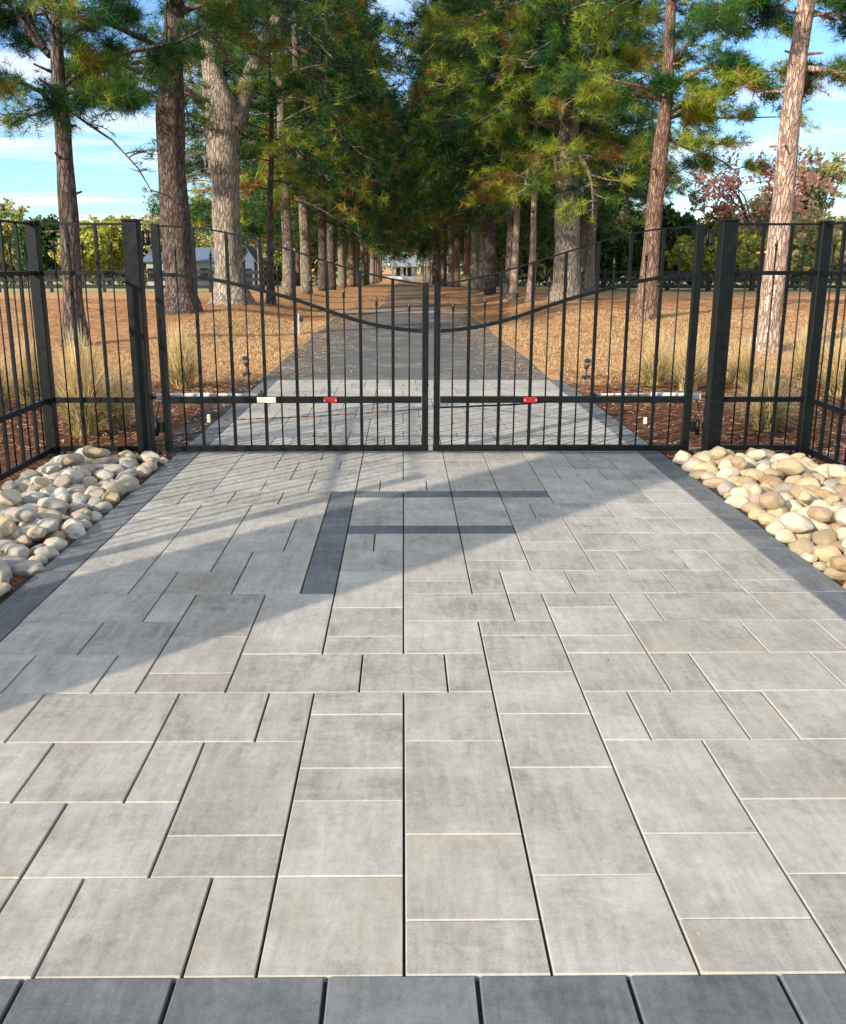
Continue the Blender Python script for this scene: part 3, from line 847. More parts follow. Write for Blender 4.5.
# ------------------------------------------------------------------ ornamental grass clumps
def grass_clump(x, y, hgt, spread, nb, label, pal, group='ornamental grass clumps'):
    base = np.array([x, y, float(gz(x, y))]); e = empty('grass_clump', tuple(base)); tag(e, label, 'grass clump', group)
    def blades(nb, hgt, spread, pal, w, nm):
        seg = 5; V = []; 
        th = rng.uniform(0, 6.28, nb); lean = np.abs(rng.normal(0, 1, nb)) * spread; hs = hgt * rng.uniform(.45, 1.05, nb)
        r0 = np.sqrt(rng.random(nb)) * .11; a0 = rng.uniform(0, 6.28, nb)
        pn = th + math.pi / 2 + rng.normal(0, .6, nb)
        for s_ in range(seg + 1):
            t = s_ / seg
            rr = lean * t ** 1.8; zz = hs * (t - .22 * t ** 3 * (lean / (spread + .01)))
            cx = r0 * np.cos(a0) + np.cos(th) * rr; cy = r0 * np.sin(a0) + np.sin(th) * rr
            ww = w * (1 - t) ** .6 + .0006
            V.append(np.stack([cx - np.cos(pn) * ww, cy - np.sin(pn) * ww, zz], 1)); V.append(np.stack([cx + np.cos(pn) * ww, cy + np.sin(pn) * ww, zz], 1))
        V = np.stack(V, 1).reshape(-1, 3); st_ = 2 * (seg + 1); i0 = np.arange(nb) * st_
        F_ = np.concatenate([np.stack([i0 + 2 * s_, i0 + 2 * s_ + 1, i0 + 2 * s_ + 3, i0 + 2 * s_ + 2], 1) for s_ in range(seg)])
        c = pick(nb, pal); o = poly_obj(nm, V, F_, M['blade'], e, fcol=np.concatenate([c] * seg)); return o
    blades(int(nb * 1.7), hgt * 1.15, spread * 1.15, [(.72, .54, .29), (.80, .64, .38), (.62, .43, .20), (.66, .54, .26)], .0036, 'dry_blades')
    blades(int(nb * 1.0), hgt * .62, spread * 1.1, pal, .004, 'green_blades')
    return e
GR = [(.22, .24, .06), (.32, .30, .08), (.16, .18, .05), (.50, .38, .16)]
def clump_px(px_, py_, *a, **k_): 
    p = onz(px_, py_, -.03); grass_clump(p.x, p.y, *a, **k_)
clump_px(86, 436, .95, .30, 520, 'dry grass clump with green base behind the short panel beside the left gate post', GR)
clump_px(118, 428, .60, .22, 260, 'smaller dry grass clump tucked between the left gate post and the larger clump', GR)
clump_px(183, 389, .80, .30, 520, 'pale dry grass clump behind the hinge side of the left gate leaf', GR)
clump_px(30, 402, .75, .30, 450, 'golden grass clump behind the corner post of the grey bed', GR)
clump_px(-4, 412, .70, .30, 350, 'golden grass clump at the outer edge, behind the side fence of the grey bed', GR)
clump_px(765, 430, .55, .26, 520, 'greenish grass clump behind the short panel in front of the leaning pine', GR)
clump_px(688, 391, .75, .34, 520, 'straw coloured grass clump behind the hinge side of the right gate leaf', GR)
clump_px(655, 386, .70, .32, 420, 'golden grass clump behind the second picket from the right gate stile', GR)
clump_px(742, 386, .62, .30, 380, 'golden grass clump beyond the right gate post, farther back than the greenish one', GR)
clump_px(806, 388, .85, .32, 450, 'tall golden grass clump behind the corner post of the tan bed', GR)
clump_px(838, 396, .70, .30, 380, 'golden grass clump behind the side fence of the tan bed', GR)

# ------------------------------------------------------------------ small garden things
def spotlight(px_, py_, label):
    p = onz(px_, py_, -.03); e = empty('path_light', tuple(p)); tag(e, label, 'path light', 'path lights beside the drive')
    m_ = MB(); m_.tube([(0, 0, -.05), (0, 0, .16)], .012, 8); m_.box((0, 0, .03), (.11, .09, .07), bev=.012); m_.build('stake', M['dark'], e)
    m_ = MB(); m_.tube([(0, .02, .17), (0, -.02, .23), (0, -.06, .27)], [.035, .05, .055], 12); m_.build('lamp_head', M['brass'], e)
    m_ = MB(); m_.tube([(0, -.0605, .2705), (0, -.064, .273)], .046, 12); m_.build('lens', M['window'], e)
spotlight(247, 377, 'small dark path light left of the paving, behind the left gate leaf')
spotlight(586, 380, 'small dark path light right of the paving, behind the right gate leaf')
def marker(px_, py_, h_, label, mat, box=True):
    X_0, Y_0 = px_, py_
    p = onz(px_, py_, -.02); e = empty('marker_stake', tuple(p)); tag(e, label, 'marker stake')
    m_ = MB(); m_.box((0, 0, h_ / 2), (.035, .02, h_), bev=.003); m_.build('stake', mat, e)
    if box: m_ = MB(); m_.box((.06, -.02, h_ * .72), (.09, .05, .10), bev=.008); m_.build('meter_box', M['dark'], e)
marker(299, 335, .48, 'thin white stake with a small dark box on the lawn left of the asphalt', M['white'])
marker(209, 423, .09, 'short pale stub in the mulch beside the left paving edge', M['cream'], False)
marker(645, 424, .07, 'short pale stub in the mulch beside the right paving edge', M['cream'], False)
m_ = MB(); q = onz(675, 452, -.03)
m_.tube([(q.x, q.y - .03, .0), (q.x + .02, q.y - .03, .03)], [.025, .018], 10); m_.tube([(q.x + .03, q.y - .03, .0), (q.x + .28, q.y - .01, .01)], .011, 8)
tag(m_.build('ground_bolt', M['cream']), 'pale anchor bolt on the soil below the right gate hinge', 'bolt')

# ------------------------------------------------------------------ trees
NEEDLE = {'green': (.035, .115, .018), 'olive': (.13, .21, .022), 'yellow': (.34, .40, .04), 'dark': (.010, .045, .020), 'brown': (.26, .11, .030), 'gold': (.40, .30, .07)}
def needle_crown(name, C_, D_, size, nn, width, parent, mixw, col_by=None):
    """tufts of needles: C_ centres (T,3), D_ twig directions (T,3)"""
    T = len(C_)
    names = list(mixw); p = np.array([mixw[k_] for k_ in names], float); p /= p.sum()
    # neighbouring tufts share a colour: pick through a smooth field
    fld = np.array([mnoise.noise(Vector(c_ * .6)) + .7 * mnoise.noise(Vector(c_ * 1.9 + 9)) for c_ in C_]) + rng.normal(0, .10, T)
    rk = np.argsort(np.argsort(fld)) / T
    ci = np.searchsorted(np.cumsum(p), rk, side='right').clip(0, len(p) - 1)
    tc = np.array([NEEDLE[k_] for k_ in names])[ci] * rng.uniform(.75, 1.25, (T, 1))
    tot = T * nn
    C = np.repeat(C_, nn, 0); Dn = np.repeat(D_, nn, 0)
    rd = rng.normal(0, 1, (tot, 3)); rd /= np.linalg.norm(rd, axis=1, keepdims=True)
    d = Dn * .45 + rd * .9 + np.array([0, 0, .18]); d /= np.linalg.norm(d, axis=1, keepdims=True)
    ln = np.repeat(size * rng.uniform(.7, 1.25, T), nn) * rng.uniform(.75, 1.1, tot)
    st_ = C + Dn * (rng.uniform(-.5, .3, (tot, 1)) * ln[:, None])
    sd = np.cross(d, rng.normal(0, 1, (tot, 3))); sd /= np.linalg.norm(sd, axis=1, keepdims=True)
    w = width * rng.uniform(.7, 1.3, tot)[:, None]
    tip = st_ + d * ln[:, None]; tip[:, 2] -= ln * .06
    V = np.stack([st_ - sd * w / 2, st_ + sd * w / 2, tip], 1).reshape(-1, 3)
    c = np.repeat(tc, nn, 0) * rng.uniform(.85, 1.15, (tot, 1))
    return poly_obj(name, V, np.arange(tot * 3).reshape(-1, 3), M['needle'], parent, fcol=c)

def trunk_tube(mb, pts, rads, n=18, disp=.05, seed=0):
    """resampled, bark-displaced trunk"""
    pts = [np.array(p, float) for p in pts]; seg = [0]
    for a_, b_ in zip(pts[:-1], pts[1:]): seg.append(seg[-1] + np.linalg.norm(b_ - a_))
    m = max(6, int(seg[-1] / .28)); ts = np.linspace(0, seg[-1], m)
    P_ = np.stack([np.interp(ts, seg, [p[i] for p in pts]) for i in range(3)], 1)
    for _ in range(2): P_[1:-1] = (P_[:-2] + 2 * P_[1:-1] + P_[2:]) / 4
    r_ = np.interp(ts, seg, rads)
    b0 = len(mb.v); mb.tube([tuple(p) for p in P_], list(r_), n, smooth=True)
    for i in range(m):
        for k_ in range(n):
            v = Vector(mb.v[b0 + i * n + k_]); c_ = Vector(P_[i]); d_ = v - c_
            q_ = Vector((v.x * 3 + seed, v.y * 3, v.z * .9))
            f_ = 1 + disp * 2.2 * mnoise.noise(q_) + disp * mnoise.noise(Vector((v.x * 9, v.y * 9, v.z * 2.4 + seed)))
            mb.v[b0 + i * n + k_] = tuple(c_ + d_ * f_)
    return P_, r_

def grow_branch(mb, a, az, elev, Lb, r0, droop, C_, D_, tuft_step, rr, dead=False, tw=1.0, sub=True):
    pts = [Vector(a)]; e_ = elev; azc = az; n_ = 7; st_ = Lb / n_
    for i in range(n_):
        e_ -= droop / n_ * rr.uniform(.3, 1.7); azc += rr.uniform(-.22, .22)
        pts.append(pts[-1] + Vector((math.cos(azc) * math.cos(e_), math.sin(azc) * math.cos(e_), math.sin(e_))) * st_)
    rads = [r0 * (1 - .85 * i / n_) for i in range(n_ + 1)]
    mb.tube(pts, rads, 6 if r0 > .025 else 4, smooth=True)
    dirn = lambda i: (pts[min(i + 1, n_)] - pts[max(i - 1, 0)]).normalized()
    if sub:
        t = .28
        side = 1
        while t < 1.0:
            f_ = t * n_; i = min(int(f_), n_ - 1); p = pts[i].lerp(pts[i + 1], f_ - i); d_ = dirn(i)
            sl = Lb * rr.uniform(.16, .34) * (1.15 - t * .5)
            sd = d_.cross(Vector((0, 0, 1))).normalized() * side
            sdir = (d_ * rr.uniform(.5, 1.0) + sd * rr.uniform(.5, 1.0) + Vector((0, 0, rr.uniform(-.25, .45)))).normalized()
            q1 = p + sdir * sl * .5; q2 = q1 + (sdir + Vector((0, 0, rr.uniform(-.1, .35)))).normalized() * sl * .5
            mb.tube([p, q1, q2], [r0 * .3 + .004, r0 * .2 + .003, .003], 4, caps=False)
            if not dead:
                k_ = max(2, int(sl / tuft_step))
                for j_ in range(k_ // 2 - (1 if k_ > 3 else 0), k_):
                    u_ = (j_ + 1) / k_
                    c_ = p.lerp(q1, min(1, u_ * 2)) if u_ < .5 else q1.lerp(q2, u_ * 2 - 1)
                    for _ in range(5 if u_ > .85 else (2 if u_ > .55 else 1)):
                        C_.append(tuple(c_ + Vector((rr.gauss(0, .085), rr.gauss(0, .085), rr.gauss(0.02, .07))) * tw)); D_.append(tuple(sdir))
            side = -side if rr.random() < .8 else side
            t += rr.uniform(.045, .095) * (tw ** .35)
    if not dead:
        for i in range(4, n_ + 1):
            C_.append(tuple(pts[i])); D_.append(tuple(dirn(i)))
    return pts

def pine_tree(name, trunk_pts, rads, barkm, label, seed, first, top, nbr, blen, tuft, nn, width, mixw, density=1.0, limbs=(), tstep=.16,
              cat='tree', group=None, elev=(.1, .5), droop=.55, stubs=0, azbias=None, forks=(), lowlen=1.0, tapertop=.25, n=18, disp=.05):
    rr = random.Random(seed)
    base = Vector(trunk_pts[0]); e = empty(name, tuple(base)); tag(e, label, cat, group)
    loc = lambda p: Vector(p) - base
    tb = MB(); P_, r_ = trunk_tube(tb, [loc(p) for p in trunk_pts], rads, n, disp, seed)
    for fp, fr in forks: trunk_tube(tb, [loc(p) for p in fp], fr, max(8, n - 6), disp, seed + 3)
    for _ in range(stubs):
        i = rr.randrange(len(P_) // 8, int(len(P_) * .55)); a_ = rr.uniform(0, 6.28); l_ = rr.uniform(.1, .35) + r_[i]
        p = Vector(P_[i]); tb.tube([p, p + Vector((math.cos(a_) * l_, math.sin(a_) * l_, l_ * rr.uniform(-.1, .5)))], [.035, .018], 6)
    tb.build('trunk', barkm, e)
    bb = MB(); C_, D_ = [], []
    zs = [p[2] for p in P_]
    for k_ in range(nbr):
        t = (k_ + rr.random()) / nbr; z = first + (top - first) * t ** 1.1
        i = int(np.argmin(np.abs(np.array(zs) - z)))
        p = Vector((P_[i][0], P_[i][1], z if z < zs[-1] else zs[-1]))
        sh = (1.0 if t < .42 else tapertop + (1 - tapertop) * math.cos((t - .42) / .58 * math.pi / 2)) * (lowlen if t < .2 else 1)
        az = rr.uniform(0, 6.28) if azbias is None or rr.random() < .45 else azbias + rr.gauss(0, .7)
        Lb = blen * sh * rr.uniform(.7, 1.15)
        grow_branch(bb, p, az, rr.uniform(*elev), Lb, max(.014, r_[i] * rr.uniform(.2, .32)), droop, C_, D_, tstep / density, rr, tw=tuft / .2)
    for lp, r0, mode in limbs:       # traced limbs in world coordinates
        lpl = [loc(p) for p in lp]
        bb.tube(lpl, [r0 * (1 - .7 * i / (len(lpl) - 1)) for i in range(len(lpl))], 8)
        for i in range(1, len(lpl)):
            d_ = (lpl[i] - lpl[i - 1]); 
            for q_ in range(max(2, int(d_.length / (.34 if mode == 'full' else .85)))):
                p = lpl[i - 1].lerp(lpl[i], rr.random())
                az = math.atan2(d_.y, d_.x) + rr.choice((-1, 1)) * rr.uniform(.2, 1.5)
                grow_branch(bb, p, az, rr.uniform(-.1, .6), rr.uniform(.6, 1.5) * blen / 3.5, .013, .7, C_, D_, tstep, rr, dead=(mode == 'bare'), tw=tuft / .2)
    bb.build('branches', barkm, e)
    C_ = np.array(C_); D_ = np.array(D_)
    if len(C_):
        needle_crown('crown', C_, D_, tuft, nn, width, e, mixw)
    print(name, label[:30], 'tufts', len(C_))
    return e

def px_trunk(pts, Y, ztop, lean=(0, 0), sinkz=.25, yslope=0.0):
    """traced trunk: (x, y, width px) on the plane Y, then carried on to the height ztop"""
    P_ = []; r_ = []
    for x, y_, w in pts:
        p = at(x, y_, Y); P_.append(p); sc_ = (Y * .9724 + (H - p.z) * .2334) / FPX; r_.append(w * sc_ / 2)
    d0 = P_[0].copy(); d0.z = float(gz(d0.x, d0.y)) - sinkz
    q0 = P_[0].lerp(P_[1], .12) if len(P_) > 1 else P_[0]; g0 = d0.copy(); g0.z += sinkz + .10; g1 = d0.copy(); g1.z += sinkz + .45
    P_ = [d0, g0, g1] + [p for p in P_ if p.z > g1.z + .15]; r_ = [r_[0] * 1.75, r_[0] * 1.42, r_[0] * 1.12] + r_[len(r_) - (len(P_) - 3):]
    l_ = P_[-1]
    if ztop > l_.z:
        P_.append(Vector((l_.x + lean[0], l_.y + lean[1], (l_.z + ztop) / 2))); r_.append(r_[-1] * .7)
        P_.append(Vector((l_.x + lean[0] * 2, l_.y + lean[1] * 2, ztop))); r_.append(r_[-1] * .25)
    return P_, r_
def limb_px(pts, Y, dy=0.0):
    n_ = len(pts); return [at(x, y_, Y + dy * i / (n_ - 1)) for i, (x, y_) in enumerate(pts)]

MIX_SHADE = {'dark': 3.5, 'green': 4, 'olive': 1.8, 'brown': .25}
MIX_SUN = {'dark': 1.8, 'green': 3, 'olive': 2.6, 'yellow': 2.8, 'gold': .35, 'brown': .25}
MIX_AUT = {'dark': 3.5, 'green': 2.6, 'olive': 1.4, 'brown': 1.5, 'gold': .5}
MIX_RUST = {'dark': 3.8, 'green': 3.4, 'olive': 1.4, 'yellow': .7, 'brown': .5, 'gold': .2}

# T1
Y1 = 16.8
P_, r_ = px_trunk([(76, 342, 20), (73, 300, 19), (69, 225, 19), (65, 160, 16), (62, 120, 16), (58, 80, 13), (55, 0, 12)], Y1, 11)
pine_tree('pine_tree', P_, r_, M['bark_brown'], 'slender reddish brown pine nearest on the left, behind the corner fence post', 1, 5.4, 10.8, 14, 2.3, .21, 22, .0080, MIX_RUST,
          limbs=[(limb_px([(57, 112), (42, 92), (20, 82), (-8, 90)], Y1, -1), .06, 'thin'), (limb_px([(50, 55), (33, 38), (12, 8), (-10, -20)], Y1, .6), .07, 'thin'),
                 (limb_px([(56, 50), (70, 35), (92, 20), (118, 14)], Y1, 0), .05, 'thin'), (limb_px([(64, 84), (90, 66), (125, 53), (178, 42), (205, 28)], Y1, 1.2), .06, 'thin'),
                 (limb_px([(45, 50), (28, 22), (22, -15)], Y1, 1.0), .06, 'thin'),
                 (limb_px([(66, 108), (88, 124), (112, 140), (138, 168), (152, 192)], Y1, -.8), .028, 'bare'), (limb_px([(62, 95), (85, 90), (108, 95), (128, 88)], Y1, .2), .03, 'thin'),
                 (limb_px([(58, 105), (40, 112), (12, 124), (-8, 118)], Y1, .2), .022, 'bare')],
          stubs=7, group='big pines near the gate', elev=(.0, .6), density=.9)
# T2
Y2 = 24.0
P_, r_ = px_trunk([(181, 309, 31), (180, 290, 29), (176, 230, 28.5), (171, 160, 27), (170, 110, 27), (172, 60, 22), (176, 0, 18)], Y2, 17)
pine_tree('pine_tree', P_, r_, M['bark_brown'], 'thick dark brown pine behind the hinge side of the left gate leaf', 2, 6.1, 16.5, 44, 4.2, .26, 22, .012, MIX_SHADE, stubs=4, azbias=-1.2,
          group='big pines near the gate', elev=(-.1, .4), droop=.6,
          limbs=[(limb_px([(170, 70), (140, 62), (110, 68), (75, 84)], Y2, -1), .07, 'full'), (limb_px([(170, 105), (145, 92), (118, 96), (95, 100)], Y2, .5), .06, 'full')])
# T3 twin trunk
Y3 = 28.0
P_, r_ = px_trunk([(231, 301, 31), (229, 280, 29), (227, 230, 28), (225, 180, 28), (222, 130, 33), (219, 100, 34), (211, 70, 20), (208, 30, 16), (207, 0, 14)], Y3, 19)
fk = limb_px([(231, 128), (240, 106), (248, 80), (262, 46), (276, 20), (297, -8), (315, -40)], Y3, 1.5)
fk2 = limb_px([(214, 112), (200, 102), (188, 92), (180, 82)], Y3, -1)
pine_tree('pine_tree', P_, r_, M['bark_beige'], 'massive pale grey pine forking into two limbs, left of the drive', 3, 9.4, 18.5, 40, 4.4, .28, 22, .012, MIX_SHADE,
          group='big pines near the gate', forks=[(fk, [.34, .30, .25, .21, .19, .17, .12]), (fk2, [.2, .16, .1, .05])], stubs=2, elev=(-.2, .4), disp=.07,
          limbs=[(limb_px([(209, 50), (204, 25), (222, -5)], Y3, -1), .07, 'full'), (limb_px([(209, 65), (190, 45), (170, 30)], Y3, .5), .06, 'full'),
                 (limb_px([(213, 150), (205, 160), (206, 172), (192, 184)], Y3, -.3), .04, 'bare')])
# T4 right big
Y4 = 30.0
P_, r_ = px_trunk([(566, 300, 26), (567, 250, 25), (567, 190, 23), (568, 130, 20), (569, 60, 16), (571, 0, 14)], Y4, 19)
pine_tree('pine_tree', P_, r_, M['bark_grey'], 'stout grey pine right of the drive, under the yellow green crown', 4, 5.2, 18.5, 78, 4.8, .27, 26, .0115, MIX_SUN, azbias=-1.7,
          group='big pines near the gate', elev=(-.2, .4), limbs=[(limb_px([(566, 75), (545, 60), (528, 36), (512, 12), (500, -10)], Y4, -1.5), .10, 'full'), (limb_px([(566, 150), (585, 130), (610, 140), (635, 150)], Y4, -1), .06, 'full'),
                 (limb_px([(569, 70), (600, 50), (620, 25), (640, 20)], Y4, -3), .06, 'full')], stubs=3)
# T5
Y5 = 22.0
P_, r_ = px_trunk([(645, 318, 20), (648, 285, 18), (652, 240, 16), (656, 190, 16), (661, 145, 15), (666, 110, 13), (669, 60, 11), (671, 0, 10)], Y5, 15)
pine_tree('pine_tree', P_, r_, M['bark_red'], 'slim reddish pine right of the drive, leaning slightly, behind the right gate leaf', 5, 7.2, 14.5, 30, 3.6, .24, 22, .011, MIX_SUN,
          group='big pines near the gate', elev=(-.1, .5), stubs=5,
          limbs=[(limb_px([(667, 95), (685, 78), (705, 68), (740, 66), (770, 72)], Y5, -1), .06, 'full'), (limb_px([(664, 120), (690, 112), (720, 118), (775, 117)], Y5, .6), .045, 'thin'),
                 (limb_px([(664, 100), (648, 88), (628, 84), (606, 78)], Y5, -1), .06, 'full'), (limb_px([(663, 118), (690, 100), (715, 90), (735, 92)], Y5, -.5), .05, 'full'),
                 (limb_px([(660, 135), (690, 150), (720, 160), (735, 170)], Y5, 1), .04, 'full'), (limb_px([(668, 70), (690, 40), (720, 22), (760, 20)], Y5, 1), .05, 'full')])
# T6 leaning pale
Y6 = 15.8
P_, r_ = px_trunk([(765, 349, 23), (769, 315, 22), (775, 275, 22), (781, 225, 21), (786, 170, 20), (789, 120, 19), (796, 70, 18), (804, 20, 17), (810, -20, 15)], Y6, 11)
pine_tree('pine_tree', P_, r_, M['bark_pale'], 'pale pinkish leaning pine with knots and cut stubs behind the tan stone bed', 6, 7.0, 10.8, 18, 2.8, .2, 26, .008, MIX_SHADE,
          group='big pines near the gate', stubs=9, elev=(-.1, .5),
          limbs=[(limb_px([(805, 68), (825, 70), (838, 74), (860, 84)], Y6, .2), .05, 'thin'), (limb_px([(802, 15), (770, 6), (740, 8), (712, 2)], Y6, -.3), .03, 'thin'),
                 (limb_px([(808, 10), (835, 20), (860, 10)], Y6, .5), .045, 'full'), (limb_px([(794, 88), (783, 80), (772, 68)], Y6, -.3), .04, 'stub') if False else (limb_px([(806, 5), (830, -5), (860, -10)], Y6, -.5), .045, 'full')])
# thin ones
for (tr, Yt, bk, lab, sd) in [
    ([(271, 304, 7.5), (270, 260, 7), (270, 200, 6), (272, 140, 5)], 29.5, M['bark_brown'], 'thin dark pine just right of the massive forked pine', 11),
    ([(531, 301, 8), (533, 250, 6.5), (534, 200, 5.5), (535, 160, 4)], 31, M['bark_pale'], 'thin pale young pine with bare side twigs, left of the stout grey pine', 12),
    ([(513, 299, 7.5), (516, 245, 6.5), (518, 190, 5), (520, 150, 4)], 33, M['bark_pale'], 'thin pale pine between the trunk cluster and the young twiggy pine', 13)]:
    P_, r_ = px_trunk(tr, Yt, 8.5)
    pine_tree('pine_tree', P_, r_, bk, lab, sd, 3.8, 8.3, 24, 2.0, .26, 18, .014, MIX_SUN, group='thin pines among the big ones', elev=(0, .5), n=10)

# alley of pines: five prototypes, copied
protos = []
for i in range(5):
    rr = random.Random(50 + i)
    P_ = [Vector((0, 0, -.5)), Vector((rr.uniform(-.08, .08), 0, 2)), Vector((rr.uniform(-.2, .2), rr.uniform(-.2, .2), 6)), Vector((rr.uniform(-.5, .5), 0, 11)), Vector((rr.uniform(-.6, .6), 0, 18.5))]
    r0 = rr.uniform(.20, .26)
    e = pine_tree('pine_tree', P_, [r0 * 1.2, r0, r0 * .85, r0 * .6, .04], [M['bark_grey'], M['bark_brown'], M['bark_grey'], M['bark_red'], M['bark_grey']][i], 'alley pine', 60 + i,
                  4.1, 18.2, 66, 5.2, .40, 17, .026, [MIX_RUST, MIX_SHADE, MIX_RUST, MIX_AUT, MIX_SHADE][i], tstep=.34, elev=(-.2, .4), droop=.7, n=12, lowlen=.75)
    protos.append(e)
ORD = ['first', 'second', 'third', 'fourth', 'fifth', 'sixth', 'seventh', 'eighth', 'ninth', 'tenth', 'eleventh', 'twelfth', 'thirteenth', 'fourteenth', 'fifteenth', 'sixteenth', 'seventeenth', 'eighteenth', 'nineteenth', 'twentieth', 'twenty-first', 'twenty-second', 'twenty-third', 'twenty-fourth']
used = set()
barkname = ['grey', 'brown', 'grey', 'reddish', 'grey']
def place_tree(i, x, y, rz, sc_, label, group):
    if i not in used: o = protos[i]; used.add(i)
    else: o = copy_tree(protos[i])
    o.location = (x, y, float(gz(x, y))); o.rotation_euler = (0, 0, rz); o.scale = (sc_, sc_, sc_ * R.uniform(.95, 1.08))
    o['label'] = label; o['group'] = group; o['category'] = 'tree'
    return o
for side, ysr in ((-1, [36, 41.5, 47.5, 54, 61, 68, 76, 84, 93, 103, 113, 124, 136, 149, 163, 178]), (1, [36, 41.5, 48, 54.5, 61, 69, 77, 85, 94, 104, 114, 125, 137, 150, 164, 179])):
    for j, y_ in enumerate(ysr):
        i = R.randrange(5)
        x_ = side * (4.35 if side < 0 else 4.1) + R.uniform(-.25, .25)
        place_tree(i, x_, y_ + R.uniform(-.6, .6), R.uniform(0, 6.28), R.uniform(.92, 1.08) * (1.4 if y_ > 100 else 1),
                   f"{ORD[j]} {barkname[i]} pine from the gate in the long row {'left' if side < 0 else 'right'} of the drive", f"pines of the row {'left' if side < 0 else 'right'} of the drive")
# outer trees behind the rows
outer = [(-13.0, 66), (-12, 76), (-9, 82), (-10, 86), (8.3, 40), (10, 50), (11.5, 62), (9, 74), (14, 78), (9.5, 90), (-9.5, 104), (10, 108), (-8.5, 196), (7.5, 200), (12, 205), (-13, 205)]
for j, (x_, y_) in enumerate(outer):
    i = R.randrange(5)
    place_tree(i, x_, y_, R.uniform(0, 6.28), R.uniform(.85, 1.05) * (1.25 if y_ > 190 else 1),
               f"{barkname[i]} pine {'beyond the end of the alley near the white house, ' + ORD[j - 12] + ' from the west' if y_ > 190 else 'behind the ' + ('left' if x_ < 0 else 'right') + ' row, ' + ORD[j] + ' of the outer pines'}", 'outer pines behind the two rows')

# broadleaf trees and shrubs in the background
def leaf_crown(name, C_, size, per, spread, pal, parent):
    T = len(C_); tc = pick(T, pal, .2); tot = T * per
    c0 = np.repeat(C_, per, 0) + rng.normal(0, spread, (tot, 3))
    a = rng.normal(0, 1, (tot, 3)); a /= np.linalg.norm(a, axis=1, keepdims=True)
    b_ = np.cross(a, rng.normal(0, 1, (tot, 3))); b_ /= np.linalg.norm(b_, axis=1, keepdims=True)
    s_ = size * rng.uniform(.5, 1.2, (tot, 1))
    V = np.stack([c0 - a * s_, c0 + b_ * s_ * .5, c0 + a * s_, c0 - b_ * s_ * .5], 1).reshape(-1, 3)
    return poly_obj(name, V, np.arange(tot * 4).reshape(-1, 4), M['leaf'], parent, fcol=np.repeat(tc, per, 0) * rng.uniform(.8, 1.2, (tot, 1)))
PAL = {'red': [(.70, .26, .22), (.76, .36, .28), (.66, .28, .22), (.70, .46, .32)], 'green': [(.06, .13, .03), (.10, .18, .04), (.04, .09, .03)],
       'lime': [(.40, .44, .08), (.50, .48, .10), (.30, .36, .08), (.60, .50, .12)], 'tan': [(.55, .40, .24), (.60, .48, .26), (.42, .38, .16)], 'mix': [(.30, .34, .10), (.46, .42, .14), (.52, .38, .18), (.18, .25, .08)]}
def leafy(name, x, y, h_, rad, pal, label, cat='tree', seed=0, trunk_h=.3, dens=1.0, size=.14, group='background trees past the paddock fence', bark_=None, bareness=.0):
    rr = random.Random(seed); z0 = float(gz(x, y)); e = empty(name, (x, y, z0)); tag(e, label, cat, group)
    tb = MB(); tops = []
    nst = 1 if trunk_h > .12 else 5
    for s_ in range(nst):
        a_ = rr.uniform(0, 6.28); l_ = .12 if nst == 1 else .5
        p1 = Vector((math.cos(a_) * l_ * .3, math.sin(a_) * l_ * .3, h_ * max(.12, trunk_h)))
        tb.tube([(0, 0, -.3), p1 * .5, p1], [h_ * .022, h_ * .018, h_ * .014], 8)
        for k_ in range(int(8 / nst) + 3):
            a2 = rr.uniform(0, 6.28); q = p1 + Vector((math.cos(a2) * rad * rr.uniform(.4, .9), math.sin(a2) * rad * rr.uniform(.4, .9), (h_ - p1.z) * rr.uniform(.35, .98)))
            md = p1.lerp(q, .5) + Vector((0, 0, .08 * h_)); tb.tube([p1, md, q], [h_ * .009, h_ * .006, h_ * .002], 5, caps=False)
            tops += [q, md.lerp(q, .5), md]
            for _ in range(4):
                q3 = md.lerp(q, rr.random()) ; q4 = q3 + Vector((rr.gauss(0, 1), rr.gauss(0, 1), rr.uniform(0, 1.2))).normalized() * rad * .35
                tb.tube([q3, q4], [h_ * .003, h_ * .001], 4, caps=False); tops.append(q4)
    tb.build('trunk' if trunk_h > .12 else 'stems', bark_ or M['bark_grey'], e)
    C_ = []
    for q in tops:
        if rr.random() < bareness: continue
        for _ in range(int(9 * dens)): C_.append((q.x + rr.gauss(0, rad * .17), q.y + rr.gauss(0, rad * .17), max(.1 * h_, q.z + rr.gauss(0, rad * .13))))
    leaf_crown('crown', np.array(C_), size, 16, rad * .055, PAL[pal], e)
    return e
def lp(px_, py_, Y): 
    p = at(px_, py_, Y); return p
def leafy_px(name, px_, ytop, wpx, Y, pal, label, **k_):
    p = at(px_, ytop, Y); z0 = float(gz(p.x, Y)); leafy(name, p.x, Y, p.z - z0, wpx / 2 * Y / FPX, pal, label, **k_)
leafy_px('maple_tree', 765, 138, 125, 46, 'red', 'thinly leaved red maple beyond the leaning pale pine', seed=1, trunk_h=.35, bareness=.62, dens=.8, size=.14)
leafy_px('leafy_tree', 822, 152, 60, 56, 'mix', 'yellow green tree right of the red maple', seed=2, trunk_h=.3, dens=.9, bareness=.45)
leafy_px('leafy_tree', 790, 190, 80, 50, 'tan', 'tan and orange leaved tree under the red maple', seed=3, trunk_h=.2, bareness=.6)
leafy_px('leafy_tree', 716, 205, 60, 48, 'mix', 'half bare yellow green tree just left of the right gate post', seed=4, trunk_h=.25, bareness=.65)
leafy_px('shrub', 700, 240, 46, 44.5, 'lime', 'bright lime shrub behind the right gate post', cat='shrub', seed=5, trunk_h=.05, group='shrubs at the paddock fence', dens=.8, bareness=.35)
